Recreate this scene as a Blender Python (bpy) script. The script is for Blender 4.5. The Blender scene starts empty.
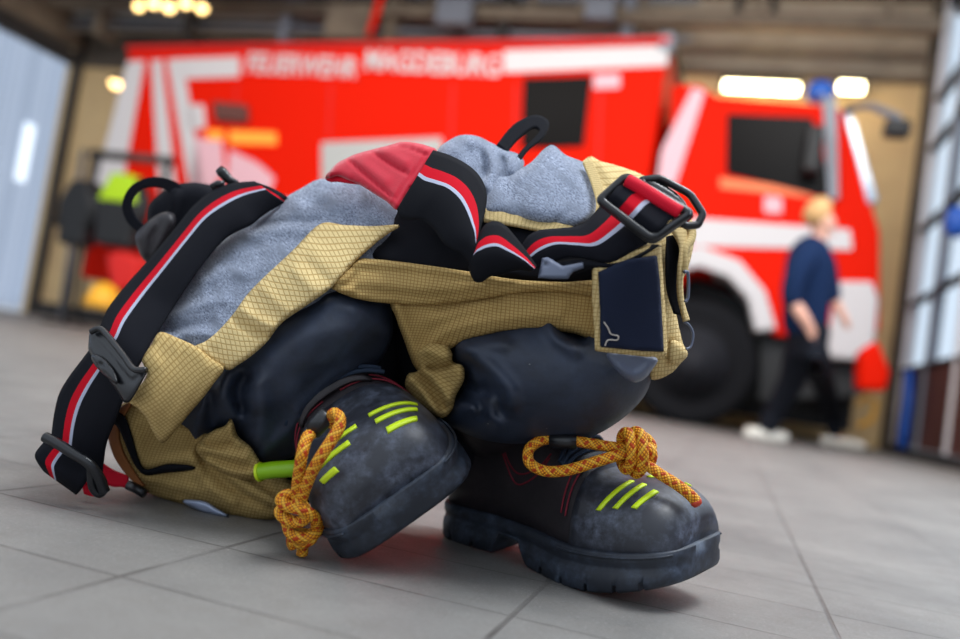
import bpy, bmesh, math, random
import numpy as np
from mathutils import Vector, Matrix, noise
from mathutils.geometry import delaunay_2d_cdt
random.seed(7)
scn = bpy.context.scene
# ------------------------------------------------------------------ camera
FPX, H = 853.3, 0.19
ROLL = math.radians(8.8)
PITCH = math.atan((371.0 - 319.5) * math.cos(ROLL) / FPX)
_f = Vector((0, math.cos(PITCH), math.sin(PITCH))); _u = Vector((0, -math.sin(PITCH), math.cos(PITCH))); _x = Vector((1, 0, 0))
CF = _f; CR = _x * math.cos(ROLL) + _u * math.sin(ROLL); CU = _u * math.cos(ROLL) - _x * math.sin(ROLL)
CP = Vector((0, 0, H))
cd = bpy.data.cameras.new('camera'); cam = bpy.data.objects.new('camera', cd); scn.collection.objects.link(cam)
m = Matrix((CR, CU, -CF)).transposed().to_4x4(); m.translation = CP; cam.matrix_world = m
cd.sensor_width = 36; cd.lens = 32.0; cd.clip_start = 0.02; cd.clip_end = 200
cd.dof.use_dof = True; cd.dof.focus_distance = 0.80; cd.dof.aperture_fstop = 2.3
scn.camera = cam
# ------------------------------------------------------------------ world, lights, exposure
w = bpy.data.worlds.new('daylight'); scn.world = w; w.use_nodes = True
bg = w.node_tree.nodes['Background']; bg.inputs[0].default_value = (0.80, 0.89, 1.0, 1); bg.inputs[1].default_value = 1.0
def area(name, loc, target, sx, sy, power, col):
    l = bpy.data.lights.new(name, 'AREA'); l.shape = 'RECTANGLE'; l.size = sx; l.size_y = sy; l.energy = power; l.color = col
    o = bpy.data.objects.new(name, l); scn.collection.objects.link(o); o.location = loc
    o.rotation_euler = (Vector(target) - Vector(loc)).to_track_quat('-Z', 'Y').to_euler(); return o
area('bay_lamp', (1.6, 0.6, 4.6), (0.4, 1.6, 0), 2.2, 1.6, 225, (0.94, 0.97, 1.0))
area('door_daylight', (2.75, 3.2, 2.3), (-1.0, 3.4, 0.0), 4.5, 3.2, 95, (0.90, 0.95, 1.0))
area('bay_lamp', (-3.2, 4.0, 4.7), (-2.5, 7.6, 1.2), 5.0, 1.6, 200, (1.0, 0.95, 0.88))
area('bay_lamp', (1.4, 3.4, 4.7), (1.2, 7.2, 1.4), 2.0, 1.6, 145, (1.0, 0.97, 0.93))
scn.view_settings.view_transform = 'Standard'; scn.view_settings.look = 'None'; scn.view_settings.gamma = 1
scn.view_settings.use_curve_mapping = False; scn.view_settings.exposure = 0.22
scn.cycles.use_denoising = True
scn.cycles.max_bounces = 8
# ------------------------------------------------------------------ placing helpers
def ray(px, py): return CF + CR * ((px - 480) / FPX) + CU * ((319.5 - py) / FPX)
def P(px, py, d): return CP + ray(px, py) * d
def gd(px, py, z=0.0): r = ray(px, py); return (z - H) / r.z
AZ = math.radians(17.0)
DC = Vector((math.cos(AZ), -math.sin(AZ), 0)); DA = Vector((math.sin(AZ), math.cos(AZ), 0)); DZ = Vector((0, 0, 1))
def W(c, a, z): return DC * c + DA * a + DZ * z
def onA(px, py, a):                # point of the vertical plane a = const seen at px,py -> (c, a, z)
    r = ray(px, py); t = a / r.dot(DA); p = CP + r * t; return (p.dot(DC), a, p.z)
def onC(px, py, c):
    r = ray(px, py); t = (c - CP.dot(DC)) / r.dot(DC); p = CP + r * t; return (c, p.dot(DA), p.z)
# ------------------------------------------------------------------ object helpers
def link(name, me, mt=None, parent=None):
    o = bpy.data.objects.new(name, me); scn.collection.objects.link(o)
    if mt is not None: me.materials.append(mt)
    if parent is not None: o.parent = parent
    return o
def tag(o, label, cat, group=None):
    o['label'] = label; o['category'] = cat
    if group: o['group'] = group
    return o
def empty(name, loc, label, cat, group=None):
    o = bpy.data.objects.new(name, None); scn.collection.objects.link(o); o.empty_display_size = 0.05
    ORG[o.name] = Vector(loc); o.location = loc
    return tag(o, label, cat, group)
ORG = {}
def put(name, vs, fs, mt, parent=None, smooth=True, uvs=None, label=None, kind=None):
    """vertices in world space; children are stored relative to their parent's origin"""
    off = Vector((0, 0, 0))
    if parent is not None: off = ORG.get(parent.name, Vector((0, 0, 0)))
    me = bpy.data.meshes.new(name)
    me.from_pydata([tuple(Vector(v) - off) for v in vs], [], fs); me.update()
    if uvs is not None:
        uvl = me.uv_layers.new(name='UVMap')
        for lp in me.loops: uvl.data[lp.index].uv = uvs[lp.vertex_index]
    bm = bmesh.new(); bm.from_mesh(me); bmesh.ops.recalc_face_normals(bm, faces=bm.faces[:]); bm.to_mesh(me); bm.free()
    if smooth: me.polygons.foreach_set('use_smooth', [True] * len(me.polygons))
    o = link(name, me, mt, parent)
    ORG[o.name] = off                      # sub-parts share the same frame
    if label: o['label'] = label
    if kind: o['kind'] = kind
    return o
class MB:
    def __init__(s): s.v = []; s.f = []
    def box8(s, p):
        b = len(s.v); s.v += [Vector(q) for q in p]
        s.f += [(b, b+1, b+2, b+3), (b+7, b+6, b+5, b+4), (b, b+4, b+5, b+1), (b+1, b+5, b+6, b+2), (b+2, b+6, b+7, b+3), (b+3, b+7, b+4, b)]
    def box(s, c0, c1, a0, a1, z0, z1):      # room axes
        s.box8([W(c0, a0, z0), W(c1, a0, z0), W(c1, a1, z0), W(c0, a1, z0), W(c0, a0, z1), W(c1, a0, z1), W(c1, a1, z1), W(c0, a1, z1)])
    def prism(s, pts, a0, a1):               # polygon (c,z) extruded along a
        n = len(pts); b = len(s.v)
        s.v += [W(c, a0, z) for c, z in pts] + [W(c, a1, z) for c, z in pts]
        s.f.append(tuple(range(b, b+n))); s.f.append(tuple(range(b+2*n-1, b+n-1, -1)))
        for i in range(n): j = (i+1) % n; s.f.append((b+i, b+j, b+n+j, b+n+i))
    def tube(s, path, r, seg=10, rs=None):
        v, f, _ = tube_geo(path, r, seg, rs); b = len(s.v); s.v += v; s.f += [tuple(i+b for i in q) for q in f]
    def build(s, name, mt, parent=None, smooth=False, bevel=0, label=None, kind=None):
        o = put(name, s.v, s.f, mt, parent, smooth, label=label, kind=kind)
        if bevel:
            md = o.modifiers.new('bevel', 'BEVEL'); md.width = bevel; md.segments = 2; md.limit_method = 'ANGLE'
        return o
def tube_geo(path, r, seg=10, rs=None):
    path = [Vector(p) for p in path]; n = len(path); vs = []; fs = []; uv = []
    t0 = (path[1] - path[0]).normalized(); nrm = t0.orthogonal().normalized(); L = 0
    for i, p in enumerate(path):
        t = (path[min(i+1, n-1)] - path[max(i-1, 0)]).normalized()
        nrm = (nrm - t * nrm.dot(t)).normalized(); b = t.cross(nrm)
        if i: L += (p - path[i-1]).length
        rr = rs[i] if rs else r
        for k in range(seg):
            a = 2 * math.pi * k / seg; vs.append(p + (nrm * math.cos(a) + b * math.sin(a)) * rr); uv.append((k / seg, L))
    for i in range(n-1):
        for k in range(seg):
            k2 = (k+1) % seg; fs.append((i*seg+k, i*seg+k2, (i+1)*seg+k2, (i+1)*seg+k))
    b = len(vs); vs += [path[0], path[-1]]; uv += [(0, 0), (0, L)]
    for k in range(seg):
        fs.append((b, (k+1) % seg, k)); fs.append((b+1, (n-1)*seg+k, (n-1)*seg+(k+1) % seg))
    return vs, fs, uv
def cat(pts, n=8, closed=False):
    """Catmull-Rom through points of any dimension -> list of np arrays"""
    A = [np.array(p, float) for p in pts]; N = len(A); out = []
    rng = N if closed else N-1
    for i in range(rng):
        if closed: p0, p1, p2, p3 = A[(i-1) % N], A[i], A[(i+1) % N], A[(i+2) % N]
        else: p0, p1, p2, p3 = A[max(i-1, 0)], A[i], A[i+1], A[min(i+2, N-1)]
        for k in range(n):
            t = k / n
            out.append(0.5*((2*p1)+(-p0+p2)*t+(2*p0-5*p1+4*p2-p3)*t*t+(-p0+3*p1-3*p2+p3)*t**3))
    if not closed: out.append(A[-1])
    return out
def resample(pts, m):
    pts = np.array(pts); d = np.r_[0, np.cumsum(np.linalg.norm(np.diff(pts[:, :2], axis=0), axis=1))]
    t = np.linspace(0, d[-1], m); return np.stack([np.interp(t, d, pts[:, k]) for k in range(pts.shape[1])], 1)
# thin plate surface of depth over the pile
class TPS:
    def __init__(s, c):
        c = np.array(c, float); s.c = c[:, :2] / 100; n = len(c)
        K = s.phi(np.linalg.norm(s.c[:, None]-s.c[None], axis=2)) + np.eye(n)*0.02
        Pm = np.c_[np.ones(n), s.c]; A = np.zeros((n+3, n+3)); A[:n, :n] = K; A[:n, n:] = Pm; A[n:, :n] = Pm.T
        s.w = np.linalg.solve(A, np.r_[c[:, 2], 0, 0, 0])
    @staticmethod
    def phi(r): return np.where(r > 1e-9, r*r*np.log(np.maximum(r, 1e-9)), 0)
    def __call__(s, q):
        q = np.atleast_2d(np.array(q, float))[:, :2] / 100
        return s.phi(np.linalg.norm(q[:, None]-s.c[None], axis=2)) @ s.w[:-3] + s.w[-3] + q @ s.w[-2:]
G = TPS([(160,300,.90),(100,330,.885),(70,400,.88),(50,470,.87),(280,210,.91),(230,185,.95),(250,260,.87),(200,310,.85),(330,190,.90),(380,190,.87),
 (450,150,.87),(500,150,.89),(550,160,.87),(590,170,.86),(650,180,.86),(690,230,.81),(300,260,.83),(180,360,.83),(150,410,.825),(300,350,.80),
 (260,400,.80),(350,320,.80),(390,250,.82),(440,240,.80),(500,260,.785),(560,260,.775),(640,220,.765),(620,300,.76),(680,300,.79),(540,370,.78),
 (480,370,.80),(600,390,.78),(430,380,.85),(430,310,.81),(150,470,.88),(220,490,.87),(280,490,.86),(220,440,.85)])
def pip(q, poly):
    x, y = q[:, 0], q[:, 1]; c = np.zeros(len(q), bool); n = len(poly); j = n-1
    for i in range(n):
        xi, yi = poly[i]; xj, yj = poly[j]
        if yi != yj: c ^= ((yi > y) != (yj > y)) & (x < (xj-xi)*(y-yi)/(yj-yi)+xi)
        j = i
    return c
def segdist(q, pl, closed=False):
    pl = np.array(pl)[:, :2]; a = pl if closed else pl[:-1]; b = np.roll(pl, -1, 0) if closed else pl[1:]
    ab = b-a; L = np.maximum((ab**2).sum(1), 1e-9); out = np.full(len(q), 1e9)
    for i in range(0, len(q), 500):
        p = q[i:i+500]; t = np.clip(((p[:, None]-a[None])*ab[None]).sum(2)/L[None], 0, 1)
        out[i:i+500] = np.linalg.norm(p[:, None]-(a[None]+t[:, :, None]*ab[None]), axis=2).min(1)
    return out
def blob(name, outline, mt, parent, off=0.0, D=None, edge=14, bf=.012, bb=.012, folds=(), s=4.0, nz=0.0, nsc=40.0, ang=0.0, smooth_out=True, mound=None, label=None, seed=0):
    """solid cloth or rubber piece: front relief = pile depth + off, rounded edges, its own back side"""
    ol = cat(outline, 8, True) if smooth_out else [np.array(p, float) for p in outline]
    ol = np.array(ol + [ol[0]]); L = np.linalg.norm(np.diff(ol, axis=0), axis=1).sum(); ol = resample(ol, max(12, int(L/s)))[:-1]
    x0, y0 = ol.min(0); x1, y1 = ol.max(0); g = []
    yy = y0; k = 0
    while yy < y1:
        xs = np.arange(x0 + (s/2 if k % 2 else 0), x1, s); g += [(x, yy) for x in xs]; yy += s*.87; k += 1
    g = np.array(g); g = g[pip(g, ol)]; g = g[segdist(g, ol, True) > s*.55]
    n = len(ol); allp = np.r_[ol, g]
    vo, eo, fo, *_ = delaunay_2d_cdt([Vector(p) for p in allp], [(i, (i+1) % n) for i in range(n)], [], 1, 1e-4)
    q = np.array([tuple(v) for v in vo]); dist = segdist(q, ol, True); t = np.minimum(dist/edge, 1)
    infl = np.sqrt(np.maximum(0, 1-(1-t)**2))
    base = (D or G)(q) + off
    if mound:
        for mx, my, rx, ry, am in mound: base = base - am*np.exp(-((q[:, 0]-mx)/rx)**2-((q[:, 1]-my)/ry)**2)
    rel = np.zeros(len(q))
    for pts, amp, wd in folds:
        dl = segdist(q, cat(pts, 8)); rel -= amp*np.exp(-(dl/wd)**2)
    if nz:
        rel += np.array([nz*(noise.noise(Vector((a/nsc+seed*3.1, b/nsc, .3))) + .5*noise.noise(Vector((a/nsc*2.3, b/nsc*2.3+seed, 1.7)))) for a, b in q])
    front = base + bf*(1-infl) + rel*np.minimum(1, dist/6+.25); back = base + bf + .0015 + bb*infl
    bd = dist < 1e-3
    vs = [P(a, b, d) for (a, b), d in zip(q, front)]; idx = []; ca, sa = math.cos(ang), math.sin(ang)
    uv = [((a*ca+b*sa)*d/FPX, (-a*sa+b*ca)*d/FPX) for (a, b), d in zip(q, base)]; uv = list(uv)
    for i, ((a, b), d) in enumerate(zip(q, back)):
        if bd[i]: idx.append(i)
        else: idx.append(len(vs)); vs.append(P(a, b, d)); uv.append(uv[i])
    fs = [tuple(f) for f in fo] + [tuple(idx[i] for i in reversed(f)) for f in fo]
    return put(name, vs, fs, mt, parent, True, uv, label)
def ribbon(name, Lp, Rp, mt, parent, off=0.0, n=None, m=10, bulge=0.0, th=.0022, D=None, label=None, u0=0., u1=1., curl=0.0):
    """webbing between two edge lines (px, py, extra depth), with real thickness"""
    def full(p): return [tuple(q)+(0,) if len(q) == 2 else tuple(q) for q in p]
    Lc, Rc = np.array(cat(full(Lp), 10)), np.array(cat(full(Rp), 10)); n = n or max(len(Lc), len(Rc))
    Lc, Rc = resample(Lc, n), resample(Rc, n); D = D or G
    fr = []; uv = []; ln = 0; prev = None
    for i in range(n):
        mid = None
        for j in range(m+1):
            t = j/m; q = Lc[i]*(1-t)+Rc[i]*t
            d = float(D(q)[0]) + off + q[2] - bulge*math.sin(math.pi*t) + curl*(2*t-1)**4
            fr.append(P(q[0], q[1], d)); 
            if j == m//2: mid = fr[-1]
        if prev is not None: ln += (mid-prev).length
        prev = mid; uv += [(u0+(u1-u0)*j/m, ln) for j in range(m+1)]
    M = m+1; nv = []
    for i in range(n):
        for j in range(M):
            a = fr[min(i+1, n-1)*M+j]-fr[max(i-1, 0)*M+j]; b = fr[i*M+min(j+1, m)]-fr[i*M+max(j-1, 0)]
            k = a.cross(b); k = k.normalized() if k.length > 1e-12 else CF.copy()
            if k.dot(CF) < 0: k = -k
            nv.append(k)
    vs = fr + [p+k*th for p, k in zip(fr, nv)]; N = n*M; fs = []
    for i in range(n-1):
        for j in range(m):
            a, b, c, d = i*M+j, i*M+j+1, (i+1)*M+j+1, (i+1)*M+j
            fs += [(a, b, c, d), (N+d, N+c, N+b, N+a)]
    for i in range(n-1):
        for j in (0, m): a, b = i*M+j, (i+1)*M+j; fs.append((a, b, N+b, N+a))
    for j in range(m):
        for i in (0, n-1): a, b = i*M+j, i*M+j+1; fs.append((a, b, N+b, N+a))
    return put(name, vs, fs, mt, parent, True, uv+uv, label)
def pxpath(pts, D=None, off=0.0, n=8, closed=False):
    out = []
    for q in cat([tuple(p)+((0,) if len(p) == 2 else ()) for p in pts], n, closed):
        out.append(P(q[0], q[1], (float((D or G)(q)[0]) + off + q[2]) if D is not False else q[2]))
    if closed: out.append(out[0])
    return out
def tube(name, path, r, mt, parent, seg=10, rs=None, label=None):
    v, f, uv = tube_geo(path, r, seg, rs); return put(name, v, f, mt, parent, True, uv, label)
# ------------------------------------------------------------------ materials
def srgb(r, g, b):
    f = lambda c: ((c/255+.055)/1.055)**2.4 if c > 10 else c/255/12.92
    return (f(r), f(g), f(b), 1)
def mat(name, col, rough=.6, metal=0., spec=.5, emit=None, estr=0, coat=0., trans=0.):
    mt = bpy.data.materials.new(name); mt.use_nodes = True; b = mt.node_tree.nodes['Principled BSDF']
    b.inputs['Base Color'].default_value = col; b.inputs['Roughness'].default_value = rough; b.inputs['Metallic'].default_value = metal
    b.inputs['Specular IOR Level'].default_value = spec; b.inputs['Coat Weight'].default_value = coat; b.inputs['Transmission Weight'].default_value = trans
    if emit: b.inputs['Emission Color'].default_value = emit; b.inputs['Emission Strength'].default_value = estr
    return mt
class NT:
    def __init__(s, mt): s.t = mt.node_tree; s.n = s.t.nodes; s.l = s.t.links; s.b = s.n['Principled BSDF']
    def add(s, t, **k):
        o = s.n.new(t)
        for a, v in k.items(): setattr(o, a, v)
        return o
    def lk(s, a, b): s.l.new(a, b)
    def val(s, sock, v):
        if isinstance(v, (int, float)): sock.default_value = v
        else: s.lk(v, sock)
    def math(s, op, a, b=None, c=None):
        o = s.add('ShaderNodeMath', operation=op); s.val(o.inputs[0], a)
        if b is not None: s.val(o.inputs[1], b)
        if c is not None: s.val(o.inputs[2], c)
        return o.outputs[0]
    def noise(s, vec, scale, detail=4, rough=.6):
        o = s.add('ShaderNodeTexNoise'); o.inputs['Scale'].default_value = scale; o.inputs['Detail'].default_value = detail; o.inputs['Roughness'].default_value = rough
        if vec is not None: s.lk(vec, o.inputs['Vector'])
        return o.outputs[0]
    def mix(s, fac, a, b):
        o = s.add('ShaderNodeMix', data_type='RGBA'); s.val(o.inputs[0], fac)
        for k, v in ((6, a), (7, b)):
            if isinstance(v, tuple): o.inputs[k].default_value = v
            else: s.lk(v, o.inputs[k])
        return o.outputs[2]
    def ramp(s, v, lo, hi):
        o = s.add('ShaderNodeMapRange'); o.inputs[1].default_value = lo; o.inputs[2].default_value = hi; s.lk(v, o.inputs[0]); return o.outputs[0]
    def bump(s, h, st, dist=.001):
        o = s.add('ShaderNodeBump'); o.inputs['Strength'].default_value = st; o.inputs['Distance'].default_value = dist; s.lk(h, o.inputs['Height']); s.lk(o.outputs[0], s.b.inputs['Normal'])
    def uv(s):
        o = s.add('ShaderNodeTexCoord'); x = s.add('ShaderNodeSeparateXYZ'); s.lk(o.outputs['UV'], x.inputs[0]); return o.outputs['UV'], x.outputs[0], x.outputs[1]
    def obj(s): return s.add('ShaderNodeTexCoord').outputs['Object']
    def band(s, v, a, b):  # 1 inside a..b
        return s.math('MULTIPLY', s.math('GREATER_THAN', v, a), s.math('LESS_THAN', v, b))
def m_tan(name, base, line, pitch=.0040):
    mt = mat(name, base, .85, spec=.2); k = NT(mt); uv, u, v = k.uv()
    wob = k.noise(uv, 25, 2); uu = k.math('ADD', u, k.math('MULTIPLY', wob, .004)); vv = k.math('ADD', v, k.math('MULTIPLY', wob, -.004))
    gx = k.math('PINGPONG', k.math('DIVIDE', uu, pitch), .5); gy = k.math('PINGPONG', k.math('DIVIDE', vv, pitch), .5)
    l = k.math('MINIMUM', gx, gy); mk = k.ramp(l, .16, .06)
    nz = k.noise(uv, 900, 3); dirt = k.ramp(k.noise(uv, 30, 5), .42, .7)
    c = k.mix(mk, base, line); c = k.mix(k.math('MULTIPLY', nz, .35), c, tuple(x*.55 for x in base[:3])+(1,))
    c = k.mix(k.math('MULTIPLY', dirt, .22), c, srgb(120, 92, 50)); k.lk(c, k.b.inputs['Base Color'])
    k.bump(k.math('ADD', k.math('SUBTRACT', nz, k.math('MULTIPLY', mk, 1.0)), k.math('MULTIPLY', k.noise(uv, 55, 3), 5)), .5, .0006); return mt
TAN = m_tan('tan_ripstop', srgb(226, 202, 146), srgb(184, 152, 94))
TAN_F = m_tan('tan_ripstop_fine', srgb(196, 166, 106), srgb(150, 116, 64), .0030)
TAN_D = m_tan('tan_ripstop_worn', srgb(192, 164, 106), srgb(148, 120, 66), .0036)
def m_grey():
    mt = mat('grey_melange', (.2, .23, .28, 1), .95, spec=.1); k = NT(mt); uv, u, v = k.uv()
    n1 = k.noise(uv, 620, 3, .85); n2 = k.noise(uv, 60, 4)
    c = k.mix(k.ramp(n1, .36, .64), srgb(48, 58, 82), srgb(176, 186, 206)); c = k.mix(k.ramp(n2, .35, .7), c, srgb(112, 120, 136))
    k.lk(c, k.b.inputs['Base Color']); k.bump(k.math('ADD', n1, k.math('MULTIPLY', n2, 4)), .5, .0007); k.b.inputs['Sheen Weight'].default_value = .25; return mt
GREY = m_grey()
def m_coat():
    mt = mat('black_coated_fabric', srgb(30, 33, 40), .42, spec=.45); k = NT(mt); uv, u, v = k.uv()
    n = k.noise(uv, 1500, 2); n2 = k.noise(uv, 30, 5); sp = k.ramp(k.noise(uv, 230, 1, .4), .80, .84)
    c = k.mix(k.ramp(n2, .3, .75), srgb(27, 33, 46), srgb(50, 60, 80)); c = k.mix(k.math('MULTIPLY', sp, .6), c, srgb(150, 150, 150))
    k.lk(c, k.b.inputs['Base Color']); k.lk(k.ramp(n2, .1, 1.6), k.b.inputs['Roughness']); k.b.inputs['Roughness'].default_value = .45
    k.lk(k.math('ADD', k.math('MULTIPLY', n2, .25), .42), k.b.inputs['Roughness']); k.bump(k.math('ADD', k.math('MULTIPLY', n, .3), k.math('MULTIPLY', k.noise(uv, 38, 4), 3)), .4, .0010); return mt
COAT = m_coat()
def m_web(name, base, stripe=None, rib=.0011, rough=.85):
    mt = mat(name, base, rough, spec=.12); k = NT(mt); uv, u, v = k.uv()
    r = k.math('PINGPONG', k.math('DIVIDE', v, rib), .5); nz = k.noise(uv, 700, 2)
    c = k.mix(k.math('MULTIPLY', nz, .5), base, tuple(min(1, x*1.7+.002) for x in base[:3])+(1,))
    if stripe:
        a, b, c2 = stripe
        c = k.mix(k.band(u, a, b), c, srgb(196, 12, 34)); c = k.mix(k.band(u, b, c2), c, srgb(176, 180, 200))
    k.lk(c, k.b.inputs['Base Color']); k.bump(k.math('ADD', r, k.math('MULTIPLY', nz, .6)), .35, .0005); return mt
WEB = m_web('black_webbing', srgb(17, 18, 24))
WEB_S = m_web('striped_elastic', srgb(18, 19, 25), (.21, .33, .385))
WEB_C = m_web('striped_elastic_wide', srgb(16, 17, 22), (.24, .38, .43))
WEB_N = m_web('striped_webbing', srgb(18, 19, 26), (.26, .46, .54))
VELC = m_web('hook_fastener', srgb(28, 34, 52), None, .0016)
REDW = m_web('red_webbing', srgb(200, 22, 45), None, .0012, .6)
def m_pad():
    mt = mat('red_padding', srgb(196, 30, 52), .8, spec=.2); k = NT(mt); uv, u, v = k.uv(); nz = k.noise(uv, 900, 2)
    c = k.mix(k.math('MULTIPLY', nz, .6), srgb(214, 30, 56), srgb(160, 16, 38)); k.lk(c, k.b.inputs['Base Color']); k.bump(nz, .3, .0004); k.b.inputs['Sheen Weight'].default_value = .3; return mt
PAD = m_pad()
PLAST = mat('black_plastic', srgb(24, 25, 29), .33, spec=.5)
PLAST_G = mat('grey_plastic', srgb(92, 100, 120), .4)
SILV = mat('reflective_tape', srgb(150, 160, 185), .35, .3)
def m_rub(name, c1, c2, rough=.42, scuff=.5):
    mt = mat(name, c1, rough, spec=.5); k = NT(mt); o = k.obj(); n = k.noise(o, 22, 8, .65); n2 = k.noise(o, 130, 6, .7)
    f = k.math('MULTIPLY', k.ramp(n, .45, .72), k.ramp(n2, .35, .7)); c = k.mix(k.math('MULTIPLY', f, scuff), c1, c2); k.lk(c, k.b.inputs['Base Color'])
    k.lk(k.math('ADD', k.math('MULTIPLY', n2, .35), rough-.15), k.b.inputs['Roughness']); k.bump(n2, .25, .0006); return mt
RUB = m_rub('toe_rubber', srgb(40, 42, 50), srgb(132, 142, 165), .42, .75)
SOLE = m_rub('sole_rubber', srgb(33, 38, 48), srgb(104, 120, 145), .5, .7)
LEATH = m_rub('black_leather', srgb(36, 32, 36), srgb(84, 70, 76), .5, .5)
LIME = mat('lime_reflector', srgb(205, 232, 30), .45)
RSTITCH = mat('red_thread', srgb(120, 20, 40), .8)
LACE = m_web('dark_lace', srgb(40, 50, 66))
def m_rope():
    mt = mat('orange_rope', srgb(240, 150, 20), .55, spec=.3); k = NT(mt); uv, u, v = k.uv()
    a = k.math('ADD', k.math('MULTIPLY', u, 9), k.math('DIVIDE', v, .0036)); b = k.math('SUBTRACT', k.math('MULTIPLY', u, 9), k.math('DIVIDE', v, .0036))
    pa = k.math('PINGPONG', a, .5); pb = k.math('PINGPONG', b, .5); h = k.math('MULTIPLY', k.math('MULTIPLY', pa, 2), k.math('MULTIPLY', pb, 2))
    fa = k.math('FRACT', k.math('MULTIPLY', k.math('FLOOR', a), .25)); fb = k.math('FRACT', k.math('MULTIPLY', k.math('FLOOR', b), .3334))
    c = k.mix(k.ramp(h, .02, .4), srgb(160, 74, 8), srgb(246, 168, 36))
    c = k.mix(k.math('MULTIPLY', k.math('GREATER_THAN', fb, .6), k.math('GREATER_THAN', fa, .7)), c, srgb(184, 66, 14)); c = k.mix(k.math('MULTIPLY', k.band(fb, .25, .45), .35), c, srgb(250, 215, 80))
    k.lk(c, k.b.inputs['Base Color']); k.bump(h, .9, .0009); return mt
ROPE = m_rope()
# floor tiles
def m_floor():
    mt = mat('grey_floor_tiles', srgb(150, 145, 140), .5, spec=.4); k = NT(mt); o = k.obj(); x = k.add('ShaderNodeSeparateXYZ'); k.lk(o, x.inputs[0])
    a = k.math('DIVIDE', k.math('SUBTRACT', x.outputs[0], .120), .2655); b = k.math('DIVIDE', k.math('SUBTRACT', x.outputs[1], .822), .1385)
    ga = k.math('MULTIPLY', k.math('PINGPONG', a, .5), .2655); gb = k.math('MULTIPLY', k.math('PINGPONG', b, .5), .1385)
    ja = k.ramp(ga, .0030, .0016); jb = k.ramp(gb, .0019, .0010); j = k.math('MAXIMUM', ja, jb)
    ed = k.ramp(k.math('MINIMUM', ga, gb), .012, .002)
    cv = k.add('ShaderNodeCombineXYZ'); k.lk(k.math('FLOOR', a), cv.inputs[0]); k.lk(k.math('FLOOR', b), cv.inputs[1])
    wn = k.add('ShaderNodeTexWhiteNoise'); k.lk(cv.outputs[0], wn.inputs[0])
    n1 = k.noise(o, 4, 5, .6); n2 = k.noise(o, 300, 4, .8); n3 = k.noise(o, 30, 5, .6)
    c = k.mix(k.ramp(n1, .35, .65), srgb(104, 102, 100), srgb(134, 131, 127)); c = k.mix(k.math('MULTIPLY', wn.outputs[0], .4), c, srgb(138, 134, 130))
    c = k.mix(k.math('MULTIPLY', k.ramp(n3, .45, .75), .30), c, srgb(110, 104, 98))
    sp = k.ramp(n2, .56, .70); c = k.mix(k.math('MULTIPLY', sp, .40), c, srgb(200, 196, 190)); sd = k.ramp(n2, .43, .30); c = k.mix(k.math('MULTIPLY', sd, .65), c, srgb(80, 76, 74))
    jm = k.math('MULTIPLY', j, k.math('ADD', k.math('MULTIPLY', k.ramp(k.noise(o, 9, 3), .35, .65), .6), .25)); c = k.mix(jm, c, srgb(74, 69, 66)); k.lk(c, k.b.inputs['Base Color'])
    k.lk(k.math('ADD', k.math('MULTIPLY', n3, .25), .40), k.b.inputs['Roughness'])
    h = k.math('SUBTRACT', k.math('MULTIPLY', n2, .8), k.math('ADD', k.math('MULTIPLY', j, 1.0), k.math('MULTIPLY', ed, .15))); k.bump(h, .7, .0012); return mt
FLOOR = m_floor()
RED = mat('red_paint', (.74, .011, .001, 1), .6, spec=.05)
RED_D = mat('dark_red_paint', srgb(205, 40, 36), .5, spec=.2)
WHITE = mat('white_paint', srgb(206, 200, 200), .4)
SILVER = mat('grey_shutter', srgb(176, 176, 172), .4)
BLACK = mat('black_chassis', srgb(22, 22, 24), .6)
TYRE = mat('tyre_rubber', srgb(24, 24, 27), .9, spec=.15)
GLASS_D = mat('dark_glass', srgb(16, 14, 14), .3, spec=.04)
GLASS_L = mat('windscreen_glass', srgb(165, 185, 205), .08, spec=.8)
GREYP = mat('grey_trim', srgb(120, 124, 134), .45)
def m_wall(name, c1, c2, sc=3):
    mt = mat(name, c1, .85); k = NT(mt); n = k.noise(k.obj(), sc, 5); k.lk(k.mix(k.ramp(n, .3, .7), c1, c2), k.b.inputs['Base Color']); return mt
WALL_T = m_wall('tan_plaster', srgb(222, 192, 140), srgb(208, 176, 130))
WALL_G = m_wall('grey_beige_panel', srgb(182, 168, 148), srgb(164, 150, 132))
STEEL = m_wall('dark_steel', srgb(48, 46, 46), srgb(64, 60, 58))
CEIL = m_wall('dark_ceiling', srgb(112, 100, 86), srgb(74, 66, 58), 1.5)
BEAM = m_wall('brown_beam', srgb(134, 120, 102), srgb(110, 96, 82))
def m_brick():
    mt = mat('pale_brick', srgb(176, 190, 210), .8); k = NT(mt); b = k.add('ShaderNodeTexBrick'); k.lk(k.obj(), b.inputs['Vector'])
    b.inputs['Scale'].default_value = 1.0; b.inputs['Brick Width'].default_value = .5; b.inputs['Row Height'].default_value = .2; b.inputs['Mortar Size'].default_value = .02
    b.inputs['Color1'].default_value = srgb(200, 210, 226); b.inputs['Color2'].default_value = srgb(212, 220, 234); b.inputs['Mortar'].default_value = srgb(184, 194, 210)
    k.lk(b.outputs[0], k.b.inputs['Base Color']); return mt
BRICK = m_brick()
PANE = bpy.data.materials.new('clear_glass'); PANE.use_nodes = True; _n = PANE.node_tree; _n.nodes.clear()
_o = _n.nodes.new('ShaderNodeOutputMaterial'); _t = _n.nodes.new('ShaderNodeBsdfTransparent'); _g = _n.nodes.new('ShaderNodeBsdfGlossy'); _m = _n.nodes.new('ShaderNodeMixShader')
_t.inputs[0].default_value = (.93, .97, 1, 1); _g.inputs['Roughness'].default_value = .05; _m.inputs[0].default_value = .08
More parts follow.
